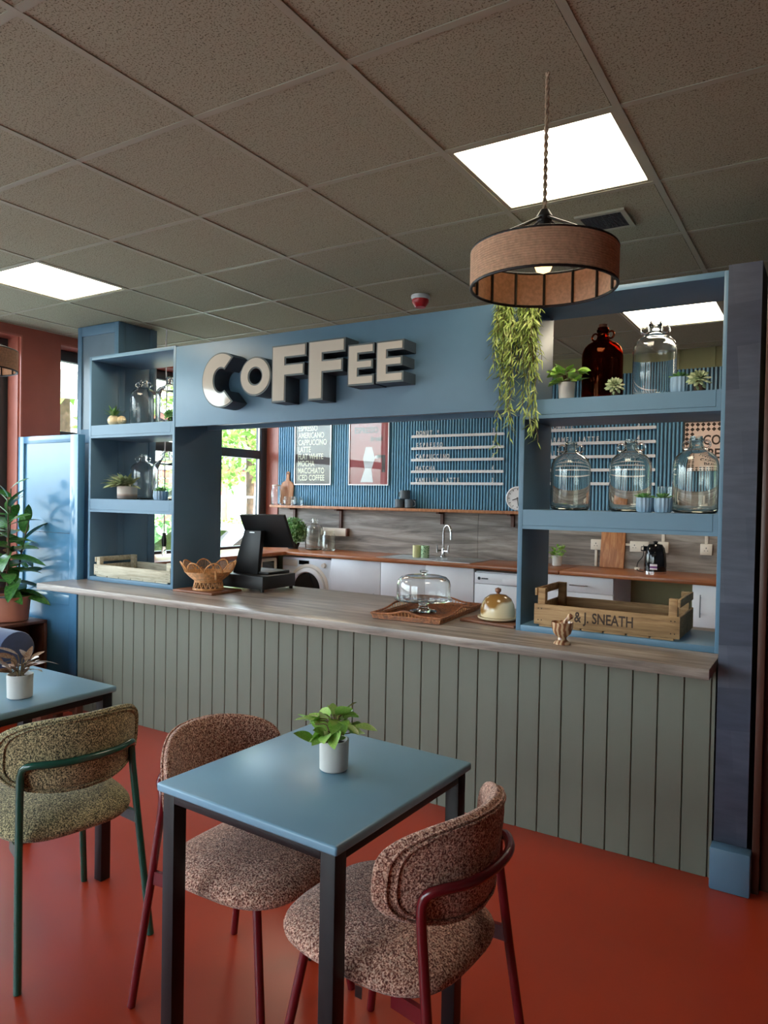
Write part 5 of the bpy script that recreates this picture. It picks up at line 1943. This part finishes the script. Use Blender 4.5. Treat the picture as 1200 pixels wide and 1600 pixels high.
def tree(x, y, h, r, lab, seed, n=420):
    t = thing('tree', lab, 'tree', (x, y, ZG), group='trees outside the windows')
    MB().tube(smooth_path([(0, 0, 0), (0.1, 0.05, h * 0.35), (0, 0, h * 0.7)], 4), 0.16, 10).build('trunk', 'bark', t)
    rnd = random.Random(seed)
    bl = [(0, 0, h * 0.62, r, r * 0.85)]
    for k in range(6):
        a = k * 1.05
        bl.append((r * 0.7 * math.cos(a), r * 0.7 * math.sin(a), h * rnd.uniform(0.45, 0.85), r * rnd.uniform(0.4, 0.6), r * rnd.uniform(0.35, 0.55)))
    leaf_cloud('crown', 'leaf_tree', t, bl, n, 0.34, seed)


tree(-17, 19.5, 7.0, 2.8, 'broad leafy tree beyond the railing seen through the kitchen window', 1)
tree(-31, 36, 9.5, 3.6, 'tall leafy tree behind the brick garage', 2)
tree(-13.0, 8.9, 8.5, 2.9, 'leafy tree nearest the side window behind the parasol', 4)
tree(-23, 9.5, 8.5, 3.0, 'far leafy tree between the parasol and the garage', 6)

t = thing('hedge', 'clipped green hedge behind the parked car', 'hedge', (-9.9, 13.4, ZG))
MB().box(-0.4, 0.4, -4.5, 4.5, 0.0, 1.25).build('core', 'leaf_rubber', t)
rnd = random.Random(9)
m = MB()
lv, lf = leaf_geo(1, 0.6, 0.1, 0.2, 2)
for k in range(4500):
    p = Vector((rnd.uniform(0.36, 0.5), rnd.uniform(-4.5, 4.5), rnd.uniform(0, 1.3))) if rnd.random() < 0.7 else Vector((rnd.uniform(-0.45, 0.45), rnd.uniform(-4.5, 4.5), rnd.uniform(1.22, 1.36)))
    m.join(lv, lf, aim(p, rnd.uniform(0, 6.28), rnd.uniform(-1, 1), rnd.uniform(-1, 1), rnd.uniform(0.06, 0.12)))
m.build('foliage', 'leaf_tree', t)['kind'] = 'stuff'
t = thing('shrub', 'dense shrub under the white parasol', 'shrub', (-9.0, 6.3, ZG))
leaf_cloud('foliage', 'leaf_box', t, [(0, 0, 1.0, 1.1, 1.2), (0.1, -1.1, 0.9, 1.0, 1.1), (0, 1.2, 1.0, 1.0, 1.2), (-0.2, 0.3, 2.0, 0.9, 0.9), (-0.2, -0.9, 1.9, 0.8, 0.8)], 700, 0.16, 12)
MB().cyl((0, 0, 0), (0, 0, 1.2), 0.08, n=10).build('trunk', 'bark', t)

t = thing('railing', 'grey metal railing along the road', 'railing', (-12.5, 14.0, ZG))
for zz in (1.85, 1.15):
    MB().box(-0.03, 0.03, -6, 6, zz - 0.03, zz + 0.03).build('rail', 'steel', t)
for k in range(25):
    y = -6 + 0.5 * k
    MB().box(-0.02, 0.02, y - 0.012, y + 0.012, 1.18 if k % 4 else 0.0, 1.82).build('baluster', 'steel', t)
MB().box(-0.15, 0.15, -6, 6, 0.0, 1.0).build('kerb_wall', 'plaster', t)

t = thing('brick_garage', 'red brick garage with a white door across the road', 'building', (-24, 24.5, ZG))
MB().box(-2, 2, -5, 6, 0, 3.1).build('wall', 'brick_wall', t, smooth=False)
MB().box(2.001, 2.06, -0.9, 1.6, 0, 2.3).build('garage_door', 'white', t, smooth=False)
MB().box(-2.2, 2.2, -5.2, 6.2, 3.1, 3.25).build('roof', 'dark', t, smooth=False)
o = MB().box(XL - 0.3, 40, -60, Y0 - 0.201, ZG - 0.1, ZG).build('ground_street', 'asphalt', smooth=False)
tag(o, 'pale tarmac street in front of the cafe', 'ground', kind='structure')

# parasol
pp = on(106, 598, 0, -6.2)
t = thing('parasol', 'white canvas parasol outside the side window', 'parasol', (-6.2, 4.3, ZG))
zc_ = pp.z - ZG
MB().cyl((0, 0, 0), (0, 0, zc_ + 0.16), 0.025, n=12).build('pole', 'steel', t)
MB().rings([[(1.35 * math.cos(2 * PI * k / 8), 1.35 * math.sin(2 * PI * k / 8), zc_ - 0.05) for k in range(8)],
            [(1.35 * math.cos(2 * PI * k / 8), 1.35 * math.sin(2 * PI * k / 8), zc_ + 0.03) for k in range(8)],
            [(0.02 * math.cos(2 * PI * k / 8), 0.02 * math.sin(2 * PI * k / 8), zc_ + 0.14) for k in range(8)]], cap0=False).build('canopy', 'canvas', t, smooth=False)
MB().lathe([(0.3, 0.0005), (0.3, 0.06), (0.05, 0.1), (0.0005, 0.1), (0.0005, 0.0005)], n=24).build('base', 'dark', t)

# car
t = thing('parked_car', 'silver hatchback parked outside the kitchen window', 'car', (-6.6, 7.6, ZG))
sec = [(-2.0, 0.35), (-2.0, 0.62), (-1.85, 0.82), (-1.1, 0.92), (-0.45, 1.32), (0.3, 1.42), (1.1, 1.36), (1.7, 0.98), (1.95, 0.88), (2.0, 0.4)]
m = MB()
rs = []
for xx, k in ((-0.84, 0.93), (-0.80, 0.985), (0.80, 0.985), (0.84, 0.93)):
    rs.append([(xx * (0.86 if z > 1.0 else 1.0), y * k, z) for y, z in sec])
m.rings(rs)
m.build('body', 'car', t, bevel=0.03)
for sx in (-1, 1):
    MB().prism([(-0.98, 0.96), (-0.42, 1.27), (0.22, 1.34), (0.22, 0.96)], 0, sx * 0.735, sx * 0.79).build('side_window', 'blackgloss', t)
    MB().prism([(0.28, 0.96), (0.28, 1.34), (1.0, 1.29), (1.45, 0.98)], 0, sx * 0.735, sx * 0.79).build('side_window', 'blackgloss', t)
    for y in (-1.25, 1.25):
        MB().cyl((sx * 0.70, y, 0.31), (sx * 0.86, y, 0.31), 0.305, n=28).build('wheel', 'black', t)
MB().rings([[(-0.6, -1.16, 0.93), (0.6, -1.16, 0.93), (0.56, -0.5, 1.32), (-0.56, -0.5, 1.32)], [(-0.6, -1.2, 0.96), (0.6, -1.2, 0.96), (0.56, -0.54, 1.35), (-0.56, -0.54, 1.35)]]).build('windscreen', 'blackgloss', t)
